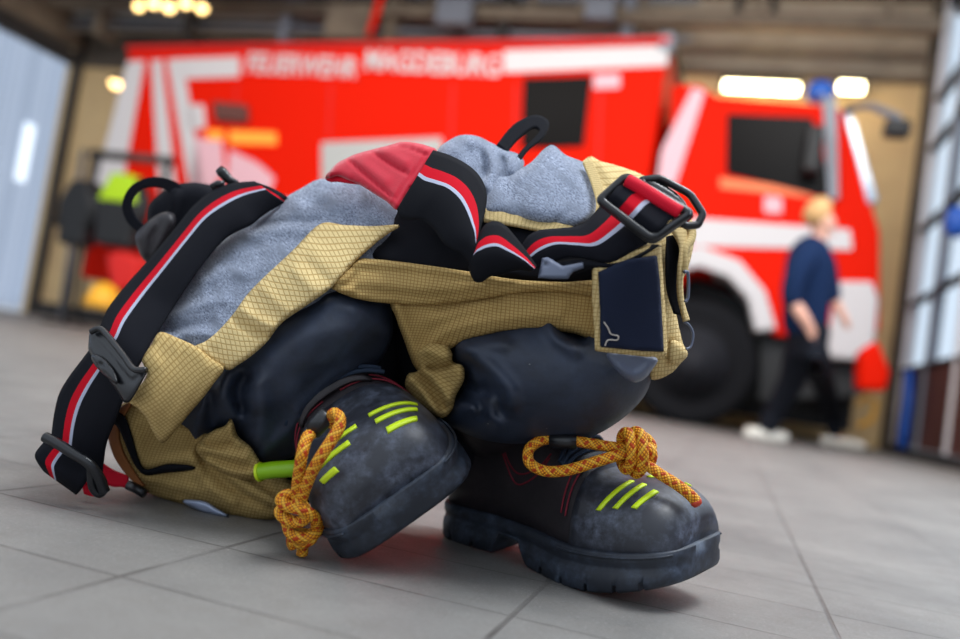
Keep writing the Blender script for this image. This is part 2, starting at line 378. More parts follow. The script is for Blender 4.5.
_n.links.new(_t.outputs[0], _m.inputs[1]); _n.links.new(_g.outputs[0], _m.inputs[2]); _n.links.new(_m.outputs[0], _o.inputs[0])
LAMP_E = mat('lamp_tube', (1, .9, .62, 1), .5, emit=(1, .86, .5, 1), estr=14)
WARM_E = mat('warm_lamp', (1, .8, .4, 1), .5, emit=(1, .66, .25, 1), estr=5)
BLUE = mat('blue_beacon_glass', srgb(20, 84, 170), .2, emit=srgb(20, 90, 190), estr=.25)
SKIN = mat('skin', srgb(214, 160, 138), .5); HAIR = mat('blond_hair', srgb(196, 152, 100), .7); NAVY = mat('navy_cotton', srgb(22, 38, 68), .95, spec=.1); TROU = mat('charcoal_cotton', srgb(28, 30, 37), .95, spec=.1); SHOE = mat('white_shoe', srgb(232, 226, 215), .6)
HIVIS = mat('hi_vis_yellow', srgb(176, 214, 20), .7); ORANGE = mat('orange_plastic', srgb(238, 170, 30), .5)
BLUEP = mat('blue_plastic', srgb(30, 84, 175), .5); BROWN = mat('brown_board', srgb(96, 52, 44), .7)
# ------------------------------------------------------------------ the room
AB, CL, CRW, ZC = 10.82, -10.52, 1.66, 5.3
def struct(o): o['kind'] = 'structure'; return o
me = bpy.data.meshes.new('floor'); S = 30
me.from_pydata([(-S, -6, 0), (S, -6, 0), (S, S, 0), (-S, S, 0), (-S, -6, -.1), (S, -6, -.1), (S, S, -.1), (-S, S, -.1)], [], [(0, 1, 2, 3), (7, 6, 5, 4), (0, 4, 5, 1), (1, 5, 6, 2), (2, 6, 7, 3), (3, 7, 4, 0)])
fl = link('floor', me, FLOOR); fl.rotation_euler.z = -AZ; struct(fl)
b = MB(); b.box(CL-.3, CRW+.03, AB, AB+.25, 0, ZC); bw = struct(b.build('wall_back', WALL_T))
b = MB(); b.box(CL-.3, CRW+.4, 2.0, AB+.25, ZC, ZC+.2); struct(b.build('ceiling', CEIL))
# grey cladding across the top of the back wall with horizontal rails
zc0 = onA(760, 76, AB)[2]; zc1 = onA(760, 30, AB)[2]
b = MB(); b.box(-2.6, CRW, AB-.06, AB-.002, zc0, ZC-.002); struct(b.build('trim_1', WALL_G))
b = MB(); b.box(CL+.08, -2.61, AB-.06, AB-.002, 4.0, ZC-.002); struct(b.build('trim_11', CEIL))
b = MB(); b.box(-2.6, CRW, AB-.12, AB-.062, zc0-.03, zc0+.06); struct(b.build('trim_2', BEAM))
b = MB(); b.box(-2.6, CRW, AB-.12, AB-.062, zc1-.05, zc1+.06); struct(b.build('trim_3', BEAM))
for i, px in enumerate((737, 772)):
    c = onA(px, 20, AB)[0]; b = MB(); b.box(c-.04, c+.04, AB-.18, AB-.122, zc1+.07, ZC-.002); struct(b.build('trim_%d' % (4+i), STEEL))
# left side: a tall open doorway to the yard, steel post and header
zh = onC(70, 60, CL)[2]
b = MB(); b.box(CL-.08, CL+.03, AB-.12, AB-.002, 0, ZC-.002); struct(b.build('trim_6', STEEL))
b = MB(); b.box(CL-.10, CL+.04, 2.0, AB-.13, zh-.05, zh+.14); struct(b.build('trim_7', STEEL))
b = MB(); b.box(CL-.25, CL+.12, 2.0, AB-.21, zh+.19, ZC-.002); struct(b.build('wall_left', BEAM))
b = MB(); b.box(CL+.07, CL+3.2, AB-.08, AB-.002, 0, .22); struct(b.build('baseboard_back', STEEL))
# yard wall outside with a bright window
me = bpy.data.meshes.new('yard_wall'); 
b = MB(); b.box(CL-6.3, CL-6, -2, 22, 0, 9); yw = b.build('wall_yard', BRICK); struct(yw)
me = yw.data
c0, a0, z0 = onC(18, 180, CL-5.9); c1, a1, z1 = onC(36, 126, CL-5.9)
b = MB(); b.box(CL-5.99, CL-5.93, min(a0, a1)-.02, max(a0, a1)+.02, min(z0, z1), max(z0, z1)); struct(b.build('window_1', mat('bright_window', srgb(235, 245, 255), .2, emit=(.9, .96, 1, 1), estr=.7)))
b = MB(); b.box(CL-5.9, CL-.3, -1, 22, 0.002, 0.01); struct(b.build('trim_8', mat('pale_yard_paving', srgb(222, 222, 224), .8)))
# steel trusses and warm lamps up under the roof
tr = []
for i, (a, z) in enumerate(((9.9, 4.55), (8.0, 4.75), (6.0, 4.85))):
    b = MB(); cR_ = CRW-.05 if i == 0 else -3.0; b.box(CL+.1, cR_, a-.08, a+.08, z, z+.16)
    for k in range(9 if i == 0 else 5):
        c = CL+.8+k*1.35; b.box(c-.03, c+.03, a-.03, a+.03, z+.16, ZC-.002)
    o = b.build('roof_truss', (BEAM, STEEL, BEAM)[i]); tag(o, ('brown steel roof truss nearest the back wall', 'dark steel roof truss in the middle of the ceiling', 'brown steel roof truss furthest from the back wall')[i], 'truss', 'roof trusses')
for i, (c, lab) in enumerate(((-9.6, 'broad brown ceiling duct near the open doorway'), (-6.3, 'broad brown ceiling duct above the rear of the fire engine'), (-3.9, 'broad brown ceiling duct above the middle of the fire engine'))):
    b = MB(); b.box(c-.22, c+.22, 2.4, 9.6, 4.98, 5.25); tag(b.build('ceiling_duct', (STEEL, BEAM, STEEL)[i], bevel=.03), lab, 'duct', 'ceiling ducts')
for i, (px, py, r) in enumerate(((154, 3, .07), (169, 7, .08), (186, 3, .07), (202, 8, .07), (117, 84, .10), (139, 6, .06))):
    d = 11.2 if i != 4 else 11.9; p = P(px, py, d)
    lab = ('small warm round lamp under the roof, leftmost of the row but one', 'warm round lamp under the roof, second brightest in the row', 'warm round lamp under the roof, middle of the row', 'warm round lamp under the roof, rightmost of the row', 'warm round lamp low on the back wall behind the engine tail', 'warm round lamp under the roof, leftmost of the row')[i]
    e = empty('round_lamp', p, lab, 'lamp', 'warm round lamps')
    v, f, uv = tube_geo([p+DZ*.02, p+DZ*.06, p+DZ*.12], .1, 16, [r*1.1, r*.9, r*.3]); put('lamp_housing', v, f, STEEL, e)
    v, f, uv = tube_geo([p-DZ*.05, p-DZ*.02, p+DZ*.015], .1, 16, [r*.6, r*.9, r]); put('bulb', v, f, WARM_E, e)
def wall_lamp(x0, y0, x1, y1, a, lab):
    c0, _, z0 = onA(x0, y0, a); c1, _, z1 = onA(x1, y1, a); zt, zb = max(z0, z1), min(z0, z1); zm = (onA(x0, (y0+y1)/2, a)[2]+onA(x1, (y0+y1)/2, a)[2])/2; r = .06
    e = empty('strip_lamp', W((c0+c1)/2, a, zm), lab, 'lamp', 'strip lamps')
    b = MB(); b.box(c0-.05, c1+.05, a+.04, AB-.07 if a > AB-.4 else a+.12, zm+.02, zm+.13); b.build('lamp_housing', STEEL, e)
    b = MB(); b.tube([W(c0, a, zm), W((c0+c1)/2, a, zm), W(c1, a, zm)], r, 12); b.build('tube_light', LAMP_E, e, True)
wall_lamp(725, 79, 798, 96, AB-.35, 'long glowing strip lamp above the fire engine cab')
wall_lamp(840, 79, 862, 96, AB-.35, 'short glowing strip lamp right of the blue beacon')
wall_lamp(130, 27, 152, 30, 4.2, 'strip lamp high up in front of the doorway') if False else None
p0 = W(*onA(382, -8, 9.0)); p1 = W(*onA(376, 15, 9.0)); p2 = W(*onA(369, 36, 9.0)); tag(tube('red_hose', [p0, p1, p2], .045, RED, None, 10), 'red hose hanging from the ceiling above the middle of the fire engine', 'hose')
pr_ = empty('pipe_run', W(-5, 8.6, 4.9), 'run of grey and brown pipes crossing under the roof behind the engine', 'pipes')
for k, (z_, r_, m_) in enumerate(((4.95, .05, GREYP), (4.75, .035, BEAM), (4.58, .06, SILVER), (4.40, .04, GREYP), (4.28, .03, BEAM))):
    tube('pipe', [W(CL+.4, 10.2-.05*k, z_), W(-5, 10.2-.05*k, z_+.04), W(-1.0, 10.2-.05*k, z_+.06)], r_, m_, pr_, 10)
for k in range(6):
    b = MB(); c_ = CL+1+k*1.55; b.box(c_-.06, c_+.06, 9.9, 10.3, 4.2, ZC-.01); b.build('pipe_bracket', (BEAM, STEEL, GREYP)[k % 3], pr_)
foil = m_wall('brass_foil', srgb(214, 170, 96), srgb(120, 92, 52), 4)
p0 = W(-9.0, 8.7, 4.62); p1 = W(-7.0, 8.7, 4.66); p2 = W(-5.4, 8.7, 4.70); tag(tube('foil_pipe', [p0, p1, p2], .17, foil, None, 14), 'thick golden foil pipe under the roof at the upper left', 'pipe')
for (px, py, s_, lab) in ((455, 14, .16, 'small pale box under the roof left of the cab'), (600, 12, .12, 'small pale box under the roof above the crew window'), (350, 24, .22, 'wide grey box under the roof above the engine lettering')):
    c_, a_, z_ = onA(px, py, 9.6); b = MB(); b.box(c_-s_*1.4, c_+s_*1.4, 9.5, 9.7, z_-s_, z_+s_); tag(b.build('cable_box', BEAM if s_ > .2 else GREYP, bevel=.02), lab, 'box', 'boxes under the roof')
# right side: folding glass door wall running towards the camera
b = MB(); b.box(CRW, CRW+.18, AB-.34, AB-.19, 0, ZC-.002); struct(b.build('trim_9', mat('ochre_post', srgb(120, 98, 66), .7)))
b = MB(); b.box(CRW-.04, CRW+.12, AB-.50, AB-.35, 0, ZC-.002); struct(b.build('trim_10', m_wall('brown_post', srgb(92, 80, 66), srgb(70, 62, 54))))
gl0, gl1 = -1.0, AB-.58
zr = [onC(960, 356, CRW)[2], onC(960, 273, CRW)[2], onC(960, 189, CRW)[2], onC(960, 60, CRW)[2]]
zr = [max(.5, z) for z in zr]
b = MB(); b.box(CRW+.02, CRW+.10, gl0, gl1, 0.0, .09); struct(b.build('baseboard_right', STEEL))
b = MB(); b.box(CRW+.03, CRW+.08, gl0, gl1, .10, zr[0]-.03); door = struct(b.build('door_1', BROWN))
ORG[door.name] = Vector((0, 0, 0))
b = MB(); b.box(CRW+.05, CRW+.056, gl0, gl1, zr[0], ZC-.1); b.build('door_pane', PANE, door)
for k, z in enumerate(zr + [zr[2]+(zr[2]-zr[1])*1.1, 4.9]):
    b = MB(); b.box(CRW+.01, CRW+.10, gl0, gl1, z-.018, z+.018); b.build('rail', STEEL, door)
for k in range(9):
    a = gl1-.25-k*1.15; b = MB(); b.box(CRW, CRW+.11, a-.022, a+.022, .1, ZC-.1); b.build('stile', GREYP if k % 2 else WHITE, door)
# outside the glass: pale forecourt facade in daylight, blue door
b = MB(); b.box(CRW+5, CRW+5.3, -8, 30, 0, 9); struct(b.build('wall_yard_right', m_wall('pale_facade', srgb(240, 243, 248), srgb(222, 230, 242), 1)))
for a, z0, z1, s in ((8.2, .5, 3.2, 1.0), (12.0, .6, 4.2, 1.5), (17., .3, 4.5, 1.8)):
    b = MB(); b.box(CRW+4.9, CRW+4.99, a-s/2, a+s/2, z0, z1); tag(b.build('blue_gate', mat('blue_sheet', srgb(90, 130, 205), .6)), 'blue sheet gate seen through the glass, %s' % {8.2: 'nearest the camera', 12.0: 'middle one', 17.: 'furthest away'}[a], 'gate', 'gates outside the glass door')
# blue hose and blue ball hanging at the door
p0 = [onC(918, 385, CRW-.05), onC(914, 410, CRW-.05), onC(906, 430, CRW-.05), onC(902, 447, CRW-.05)]
b = MB(); b.tube([W(*q) for q in [onC(909, 372, CRW-.06), onC(908, 400, CRW-.06), onC(904, 430, CRW-.06), onC(902, 449, CRW-.06)]], .05, 8); tag(b.build('blue_hose', BLUEP, None, True), 'blue hose hanging down beside the glass door', 'hose')
p = W(*onC(957, 222, CRW-.09)); v, f, uv = tube_geo([p-DZ*.13, p-DZ*.10, p, p+DZ*.10, p+DZ*.13], .1, 14, [.03, .08, .10, .08, .03]); tag(put('blue_bucket', v, f, BLUEP), 'blue bucket shape hung on the glass door at the frame edge', 'bucket')
# ------------------------------------------------------------------ fire engine
TA = 8.0
def TQ(pts, a=TA): return [(onA(x, y, a)[0], onA(x, y, a)[2]) for x, y in pts]
def patch(pts, mt, name, parent, t=.012, a=TA, lift=0.0, bevel=0, label=None):
    b = MB(); b.prism(TQ(pts, a), a-lift-t, a-lift); return b.build(name, mt, parent, False, bevel, label)
truck = empty('fire_engine', W(-3, TA+1.2, 0), 'large red fire engine with white stripes parked in the station hall', 'fire engine')
cr, _, zt = onA(128, 52, TA); zt2 = onA(668, 40, TA)[2]; zt = (zt+zt2)/2; cf = onA(668, 45, TA)[0]
zA = onA(128, 50, TA)[2]; zB = onA(668, 42, TA)[2]; b = MB(); b.prism([(cr-.1, .55), (cf, .55), (cf, zB), (cr, zA)], TA, TA+2.45); b.build('body', RED, truck, False, .04)
b = MB(); b.prism([(cr-.02, zA-.02), (cf+.02, zB-.02), (cf+.02, zB+.05), (cr-.02, zA+.05)], TA-.03, TA+2.47); zt = zB+.0; b.build('roof_rail', RED_D, truck, False, .02)
b = MB(); b.box(cf-.12, cf+.05, TA+.2, TA+2.2, zt+.11, zt+.2); b.build('roof_box', BLACK, truck, False, .02)
b = MB(); b.box(cf-.10, cf+.06, TA-.02, TA+.14, zt-.10, zt+.10); b.build('corner_light', GREYP, truck, False, .03)
patch([(183, 59), (240, 57), (240, 77), (185, 79)], WHITE, 'white_band', truck)
patch([(504, 51), (668, 46), (668, 66), (504, 73)], WHITE, 'white_band', truck)
for q in ([(128, 62), (145, 61), (120, 200), (92, 200)], [(152, 61), (162, 60), (178, 200), (160, 200)], [(168, 60), (183, 59), (206, 200), (192, 200)]):
    patch(q, WHITE, 'slanted_stripe', truck)
patch([(188, 105), (204, 105), (206, 128), (190, 130)], WHITE, 'emblem', truck, bevel=.01)
PINK = mat('pale_reflective_sheet', srgb(226, 176, 184), .5)
patch([(196, 138), (222, 141), (225, 172), (210, 192), (190, 190)], PINK, 'reflective_patch', truck)
patch([(230, 150), (258, 163), (275, 178), (270, 192), (226, 192)], PINK, 'reflective_patch', truck)
patch([(206, 200), (330, 200), (330, 260), (206, 262)], WHITE, 'lower_band', truck)
patch([(524, 78), (592, 76), (584, 147), (521, 149)], GLASS_D, 'crew_window', truck, .02, bevel=.01)
patch([(322, 143), (442, 138), (442, 260), (322, 262)], SILVER, 'locker', truck, .015)
for px in (236, 330, 452, 516, 600): patch([(px, 84), (px+2, 84), (px-4, 250), (px-6, 250)], RED_D, 'shutter_seam', truck, .006)
for q in ([(208, 130), (224, 131), (224, 141), (208, 140)], [(230, 131), (277, 133), (277, 145), (230, 144)], [(578, 196), (618, 196), (616, 208), (578, 210)]):
    patch(q, mat('amber_reflection', srgb(250, 150, 40), .3, emit=srgb(250, 140, 30), estr=.35), 'lamp_reflection', truck, .02)  # amber reflections of lamps on the side, painted as faintly glowing patches
patch([(216, 103), (250, 107), (250, 124), (218, 122)], BROWN, 'side_lamp', truck, .08, bevel=.02)
patch([(594, 75), (620, 74), (620, 88), (594, 89)], PINK, 'small_badge', truck)
# lettering
def lettering(txt, x0, y0, x1, y1, cap):
    cu = bpy.data.curves.new('lettering', 'FONT'); cu.body = txt; cu.size = 1; cu.extrude = .008; cu.offset = .018
    o = bpy.data.objects.new('lettering', cu); scn.collection.objects.link(o); bpy.context.view_layer.update()
    me = bpy.data.meshes.new_from_object(o.evaluated_get(bpy.context.evaluated_depsgraph_get())); bpy.data.objects.remove(o)
    xs = [v.co.x for v in me.vertices]; ys = [v.co.y for v in me.vertices]; c0, _, z0 = onA(x0, y0, TA); c1, _, z1 = onA(x1, y1, TA); hz = onA(x0, y0-cap, TA)[2]-z0
    sx = (c1-c0)/(max(xs)-min(xs)); sz = hz/(max(ys)-min(ys)); o0 = ORG[truck.name]; z0 = (z0+z1)/2
    for v in me.vertices: x, y, z = v.co; v.co = W(c0+(x-min(xs))*sx, TA-.012-z, z0+(y-min(ys))*sz)-o0
    me.name = 'lettering'; link('lettering', me, WHITE, truck)
lettering('FEUERWEHR', 246, 77, 357, 75, 20); lettering('MAGDEBURG', 364, 75, 500, 73, 21)
# cab
cz = lambda x, y: (onA(x, y, TA)[0], onA(x, y, TA)[2])
cabp = [cz(668, 300), cz(671, 84), cz(700, 84), cz(716, 96), cz(820, 104), cz(842, 108), cz(862, 170), cz(880, 232), cz(880, 330), cz(866, 345), cz(772, 335), cz(765, 300), cz(735, 275), cz(690, 270)]
b = MB(); b.prism(cabp, TA, TA+2.4); b.build('cab', RED, truck, False, .03)
patch([(727, 114), (812, 118), (834, 196), (815, 196), (726, 174)], GLASS_D, 'cab_window', truck, .02, bevel=.01)
patch([(822, 98), (836, 100), (838, 200), (828, 200)], GREYP, 'door_pillar', truck, .05)
patch([(693, 88), (705, 92), (672, 195), (655, 196), (662, 150)], PINK, 'slanted_stripe', truck, .014)
patch([(664, 216), (850, 230), (852, 250), (700, 246), (664, 240)], WHITE, 'white_band', truck)
patch([(720, 178), (812, 190), (812, 198), (720, 188)], mat('orange_strip', srgb(255, 120, 60), .5), 'trim_strip', truck, .014)
patch([(764, 196), (782, 198), (782, 214), (764, 213)], PINK, 'door_crest', truck, .016, bevel=.01)
# windscreen wraps round the front
q = TQ([(843, 108), (852, 112), (878, 200), (868, 204)]); b = MB(); b.prism(q, TA-.01, TA+2.3); b.build('windscreen', GLASS_L, truck, False, .01)
q = TQ([(666, 255), (700, 247), (740, 262), (765, 292), (776, 330), (755, 332), (748, 300), (728, 278), (700, 268), (668, 275)]); b = MB(); b.prism(q, TA-.09, TA+.45); b.build('wheel_arch', WHITE, truck, False, .02)
q = TQ([(835, 282), (872, 282), (878, 300), (872, 362), (826, 358)]); b = MB(); b.prism(q, TA-.05, TA+2.4); b.build('bumper', WHITE, truck, False, .03)
q = TQ([(560, 310), (690, 300), (690, 395), (560, 390)]); b = MB(); b.prism(q, TA+.2, TA+2.2); b.build('chassis', BLACK, truck)
q = TQ([(762, 330), (870, 350), (866, 395), (760, 400)]); b = MB(); b.prism(q, TA+.15, TA+2.2); b.build('chassis', BLACK, truck)
q = TQ([(690, 270), (760, 300), (768, 400), (640, 395), (640, 290)]); b = MB(); b.prism(q, TA+.5, TA+2.0); b.build('wheel_well', BLACK, truck)
b = MB(); b.box(onA(420, 350, TA)[0], onA(872, 350, TA)[0], TA+.75, TA+2.2, .16, .7); b.build('underbody_shade', BLACK, truck)  # added black box, stands in for the deep shade under the engine
# blue beacon, mirrors
c, _, z = onA(820, 98, TA+.3); v, f, uv = tube_geo([W(c, TA+.35, z+i) for i in (0, .03, .10, .15, .17)], .1, 18, [.12, .125, .125, .10, .04]); 
put('beacon', v, f, BLUE, truck)
b = MB(); b.tube([W(*onA(846, 108, TA-.02)), W(*onA(872, 106, TA-.25)), W(*onA(898, 118, TA-.45)), W(*onA(903, 128, TA-.5))], .035, 8); b.build('mirror_arm', GREYP, truck, True)
c, a, z = onA(897, 128, TA-.5); b = MB(); b.box(c-.10, c+.10, a-.08, a+.08, z-.08, z+.06); b.build('mirror', BLACK, truck, False, .03)
c, a, z = onA(812, 150, TA-.12); b = MB(); b.box(c-.06, c+.08, a-.12, a+.1, z-.22, z+.2); b.build('side_mirror', BLACK, truck, False, .03)
# wheels: front one in view, rear one hidden low behind the pile
def wheel(c, a, z, r, wd):
    pr = [(0, .55*r), (.0, .60*r), (.03, .62*r), (-.02, .80*r), (-.02, .93*r), (.03, r), (wd, r), (wd+.04, .9*r), (wd+.04, .5*r)]
    vs = []; fs = []; N = 40
    for (y, rr) in pr:
        for k in range(N): t = 2*math.pi*k/N; vs.append(W(c+rr*math.cos(t), a+y, z+rr*math.sin(t)))
    for i in range(len(pr)-1):
        for k in range(N): k2 = (k+1) % N; fs.append((i*N+k, i*N+k2, (i+1)*N+k2, (i+1)*N+k))
    fs.append(tuple(range((len(pr)-1)*N, len(pr)*N))); fs.append(tuple(range(N-1, -1, -1)))
    t = put('wheel', vs, fs, TYRE, truck)
    vs = []; fs = []; pr = [(.0, .56*r), (.05, .5*r), (.10, .34*r), (.02, .24*r), (-.03, .2*r), (-.04, .001)]
    for (y, rr) in pr:
        for k in range(N): q = 2*math.pi*k/N; vs.append(W(c+rr*math.cos(q), a+y-.015, z+rr*math.sin(q)))
    for i in range(len(pr)-1):
        for k in range(N): k2 = (k+1) % N; fs.append((i*N+k, i*N+k2, (i+1)*N+k2, (i+1)*N+k))
    fs.append(tuple(range(N))); put('hub', vs, fs, mat('hub_paint', srgb(38, 38, 43), .7, spec=.2), t)
c, a, z = onA(692, 360, TA); wheel(c, TA+.02, .57, .57, .32)
wheel(c-4.1, TA+.02, .57, .57, .32)
# ------------------------------------------------------------------ things around the engine
e = empty('clothes_rack', W(*onA(132, 300, 7.4)[:2], 0), 'dark metal clothes rack holding turnout gear beside the doorway', 'rack')
A2 = 7.4; cL, _, zR = onA(92, 154, A2); cR2, _, _ = onA(173, 160, A2)
b = MB(); b.tube([W(cL, A2, zR), W((cL+cR2)/2, A2, zR), W(cR2, A2, zR)], .05, 10); b.build('rail', STEEL, e, True)
for c in (cL+.05, cR2-.05):
    b = MB(); b.tube([W(c, A2, zR-.02), W(c, A2, zR*.5), W(c, A2, .03)], .035, 8); b.build('post', STEEL, e, True)
    b = MB(); b.box(c-.03, c+.03, A2-.3, A2+.3, .0, .03); b.build('foot', STEEL, e)
def jacket(x0, y0, x1, y1, a, m1, m2, lab, sh):
    c0, _, z0 = onA(x0, y0, a); c1, _, z1 = onA(x1, y1, a); cm = (c0+c1)/2; hw = (c1-c0)/2
    e = empty('hanging_jacket', W(cm, a, z1), lab, 'jacket', 'jackets on the rack')
    b = MB(); b.prism([(cm-hw*.8, z1), (cm+hw*.85, z1), (cm+hw, z0-(z0-z1)*.3), (cm+hw*.45, z0), (cm-hw*.45, z0), (cm-hw, z0-(z0-z1)*.3)], a-.11, a+.11); b.build('jacket_body', m1, e, False, .04)
    for s in (-1, 1):
        b = MB(); b.tube([W(cm+s*hw*.5, a, z0-.04), W(cm+s*hw*.9, a-.03, z0-(z0-z1)*.35), W(cm+s*hw*.95, a-.05, z0-(z0-z1)*.75)], .07, 10, [.08, .08, .06]); b.build('sleeve', m1, e, True)
    if sh:
        b = MB(); b.prism([(cm-hw*.95, z0-(z0-z1)*.38), (cm+hw*.95, z0-(z0-z1)*.38), (cm+hw*.5, z0+.02), (cm-hw*.5, z0+.02)], a-.125, a+.125); b.build('shoulder_yoke', m2, e, False, .03)
jacket(72, 180, 90, 248, 7.38, BLACK, HIVIS, 'black turnout jacket hanging at the left end of the rack', False)
jacket(108, 176, 138, 250, 7.36, BLACK, HIVIS, 'black turnout jacket with yellow-green shoulders on the rack', True)
b = MB(); b.prism(TQ([(112, 256), (128, 252), (146, 264), (140, 290), (118, 294)], 6.7), 6.6, 6.95); tag(b.build('red_bag', RED_D, None, False, .04), 'red and white bag leaning below the rack', 'bag')
p = W(*onA(104, 296, 6.4)); v, f, uv = tube_geo([p-DZ*.11, p-DZ*.09, p, p+DZ*.08, p+DZ*.12], .1, 16, [.15, .17, .14, .10, .03]); tag(put('yellow_helmet', v, f, ORANGE), 'yellow helmet lying under the rack', 'helmet')
for i, px in enumerate((62, 78)):
    q0 = onA(px+22, 150, 9.6); q1 = onA(px, 312, 9.6); b = MB(); b.tube([W(q0[0], 9.6, q0[2]), W((q0[0]+q1[0])/2, 9.6, (q0[2]+q1[2])/2), W(q1[0], 9.6, .02)], .04, 8)
    tag(b.build('standing_pole', STEEL if i else GREYP, None, True), ('grey pole leaning on the back wall next to the doorway', 'dark pole leaning on the back wall right of the grey one')[i], 'pole')
# traffic helpers by the cab: red jacket over a cone
c0, a0, _ = onA(866, 395, 7.3)
b = MB(); q = TQ([(858, 352), (876, 340), (888, 372), (884, 392), (856, 390)], 7.3); b.prism(q, 7.2, 7.5); tag(b.build('red_sack', RED, None, False, .04), 'red sack standing beside the glass door under the cab corner', 'sack')
b = MB(); b.tube([W(*onA(858, 404, 7.6)), W(*onA(866, 396, 7.6)), W(*onA(876, 402, 7.6)), W(*onA(872, 420, 7.6)), W(*onA(858, 426, 7.6))], .02, 8); tag(b.build('orange_cable', ORANGE, None, True), 'orange cable coiled low behind the red sack', 'cable')
# ------------------------------------------------------------------ walking person
def skin(name, verts, edges, mt, parent, root=0, sub=2, label=None):
    me = bpy.data.meshes.new(name); off = ORG[parent.name] if parent else Vector((0, 0, 0))
    me.from_pydata([tuple(Vector(v[0])-off) for v in verts], edges, []); me.update(); o = link(name, me, mt, parent)
    o.modifiers.new('skin', 'SKIN'); sm = o.modifiers.new('sub', 'SUBSURF'); sm.levels = sub; sm.render_levels = sub
    sv = me.skin_vertices[0].data
    for i, v in enumerate(verts): r = v[1]; sv[i].radius = (r, r) if not isinstance(r, tuple) else r; sv[i].use_root = (i == root)
    md = o.modifiers['skin']; md.use_smooth_shade = True
    ORG[o.name] = off
    if label: o['label'] = label
    return o
DP = 5.95
def Q(px, py, dd=0.0): return P(px, py, DP+dd)
hipd = 0
per = empty('person', Q(806, 440), 'blond person in navy top and dark trousers walking right past the cab', 'person')
ft_b = gd(764, 441)-DP; ft_f = gd(846, 449)-DP
V = [(Q(804, 322), .11), (Q(808, 285), .10), (Q(809, 262), .10), (Q(813, 250), .06), (Q(818, 241), .056), (Q(820, 234), .06), (Q(823, 224), .095), (Q(823, 213), .09)]
Eg = [(0, 1), (1, 2), (2, 3), (3, 4), (4, 5), (5, 6), (6, 7)]
def limb(start, pts):
    i0 = start
    for p in pts: V.append(p); Eg.append((i0, len(V)-1)); i0 = len(V)-1
    return i0
hand = limb(3, [(Q(808, 261, -.12), .035), (Q(797, 280, -.2), .045), (Q(792, 300, -.2), .042), (Q(802, 315, -.24), .048), (Q(808, 324, -.25), .036), (Q(811, 330, -.25), .04)])
for j, (dx, dy, dd) in enumerate(((-2.6, 7.2, 0), (-1, 8.5, -.012), (1, 8.5, -.012), (2.8, 7.0, 0))):
    limb(hand, [(Q(811+dx*.8, 330+dy*.5, -.25+dd), .010), (Q(811+dx*.6+1, 330+dy, -.25+dd*2), .009)])
limb(hand, [(Q(814.5, 331, -.27), .011), (Q(815, 335, -.275), .010)])
hb = limb(3, [(Q(822, 261, .12), .035), (Q(828, 280, .2), .05), (Q(834, 300, .18), .04), (Q(842, 314, .14), .032), (Q(846, 322, .12), .026)])
for j, (dx, dy) in enumerate(((-2.4, 5), (-.8, 6.5), (.8, 6.5), (2.4, 5.4))): limb(hb, [(Q(847+dx*.8, 323+dy*.5, .12), .010), (Q(847+dx, 323+dy, .12), .009)])
limb(hb, [(Q(850, 323, .1), .011)])
limb(0, [(Q(803, 335, .07), .09), (Q(796, 380, ft_b*.6), .06), (Q(776, 412, ft_b), .05), (Q(763, 434, ft_b), .04), (Q(772, 439, ft_b), .035)])
limb(0, [(Q(810, 335, -.07), .09), (Q(823, 382, ft_f*.6), .06), (Q(832, 414, ft_f), .05), (Q(836, 438, ft_f), .04), (Q(850, 444, ft_f), .035)])
body = skin('body', V, Eg, SKIN, per)
skin('nose', [(Q(835, 226), .016), (Q(838, 229), .014)], [(0, 1)], SKIN, per, sub=1); skin('ear', [(Q(822, 222, -.07), .016), (Q(822, 227, -.07), .013)], [(0, 1)], SKIN, per, sub=1)
skin('eye', [(Q(832.5, 222, -.05), .014), (Q(833.6, 222, -.05), .011)], [(0, 1)], GLASS_D, per, sub=1); skin('mouth', [(Q(832, 234, -.03), .010), (Q(834, 234, 0), .009)], [(0, 1)], RED_D, per, sub=1)
skin('hair', [(Q(814, 228), .075), (Q(815, 215), .11), (Q(822, 207), .105), (Q(831, 209), .07)], [(0, 1), (1, 2), (2, 3)], HAIR, per)
sh = skin('shirt', [(Q(804, 342), .15), (Q(805, 316), .165), (Q(808, 285), .165), (Q(809, 262), .175), (Q(813, 250), .15), (Q(817, 242), .105), (Q(819, 239), .07)], [(0, 1), (1, 2), (2, 3), (3, 4), (4, 5), (5, 6)], NAVY, per)
skin('sleeve', [(Q(811, 250, -.05), .10), (Q(806, 256, -.13), .10), (Q(801, 264, -.17), .092), (Q(794, 280, -.2), .082), (Q(791, 298, -.2), .074), (Q(794, 307, -.21), .066)], [(0, 1), (1, 2), (2, 3), (3, 4), (4, 5)], NAVY, sh)
skin('sleeve', [(Q(820, 254, .10), .09), (Q(825, 264, .17), .085), (Q(829, 282, .2), .075), (Q(834, 304, .18), .06)], [(0, 1), (1, 2), (2, 3)], NAVY, sh)
skin('trousers', [(Q(805, 306), .13), (Q(805, 330), .15), (Q(800, 348, .07), .125), (Q(793, 380, ft_b*.6), .10), (Q(775, 412, ft_b), .085), (Q(764, 434, ft_b), .075), (Q(811, 348, -.07), .125), (Q(823, 382, ft_f*.6), .10), (Q(832, 414, ft_f), .085), (Q(836, 438, ft_f), .075)], [(0, 1), (1, 2), (2, 3), (3, 4), (4, 5), (1, 6), (6, 7), (7, 8), (8, 9)], TROU, per)
for n_, (x, y, dd) in enumerate(((757, 433, ft_b), (834, 441, ft_f))):
    skin('shoe', [(Q(x-14, y-1, dd), .045), (Q(x+2, y+1, dd), .055), (Q(x+17, y+3.5, dd), .055), (Q(x+32, y+5.5, dd), .038)], [(0, 1), (1, 2), (2, 3)], SHOE, per)
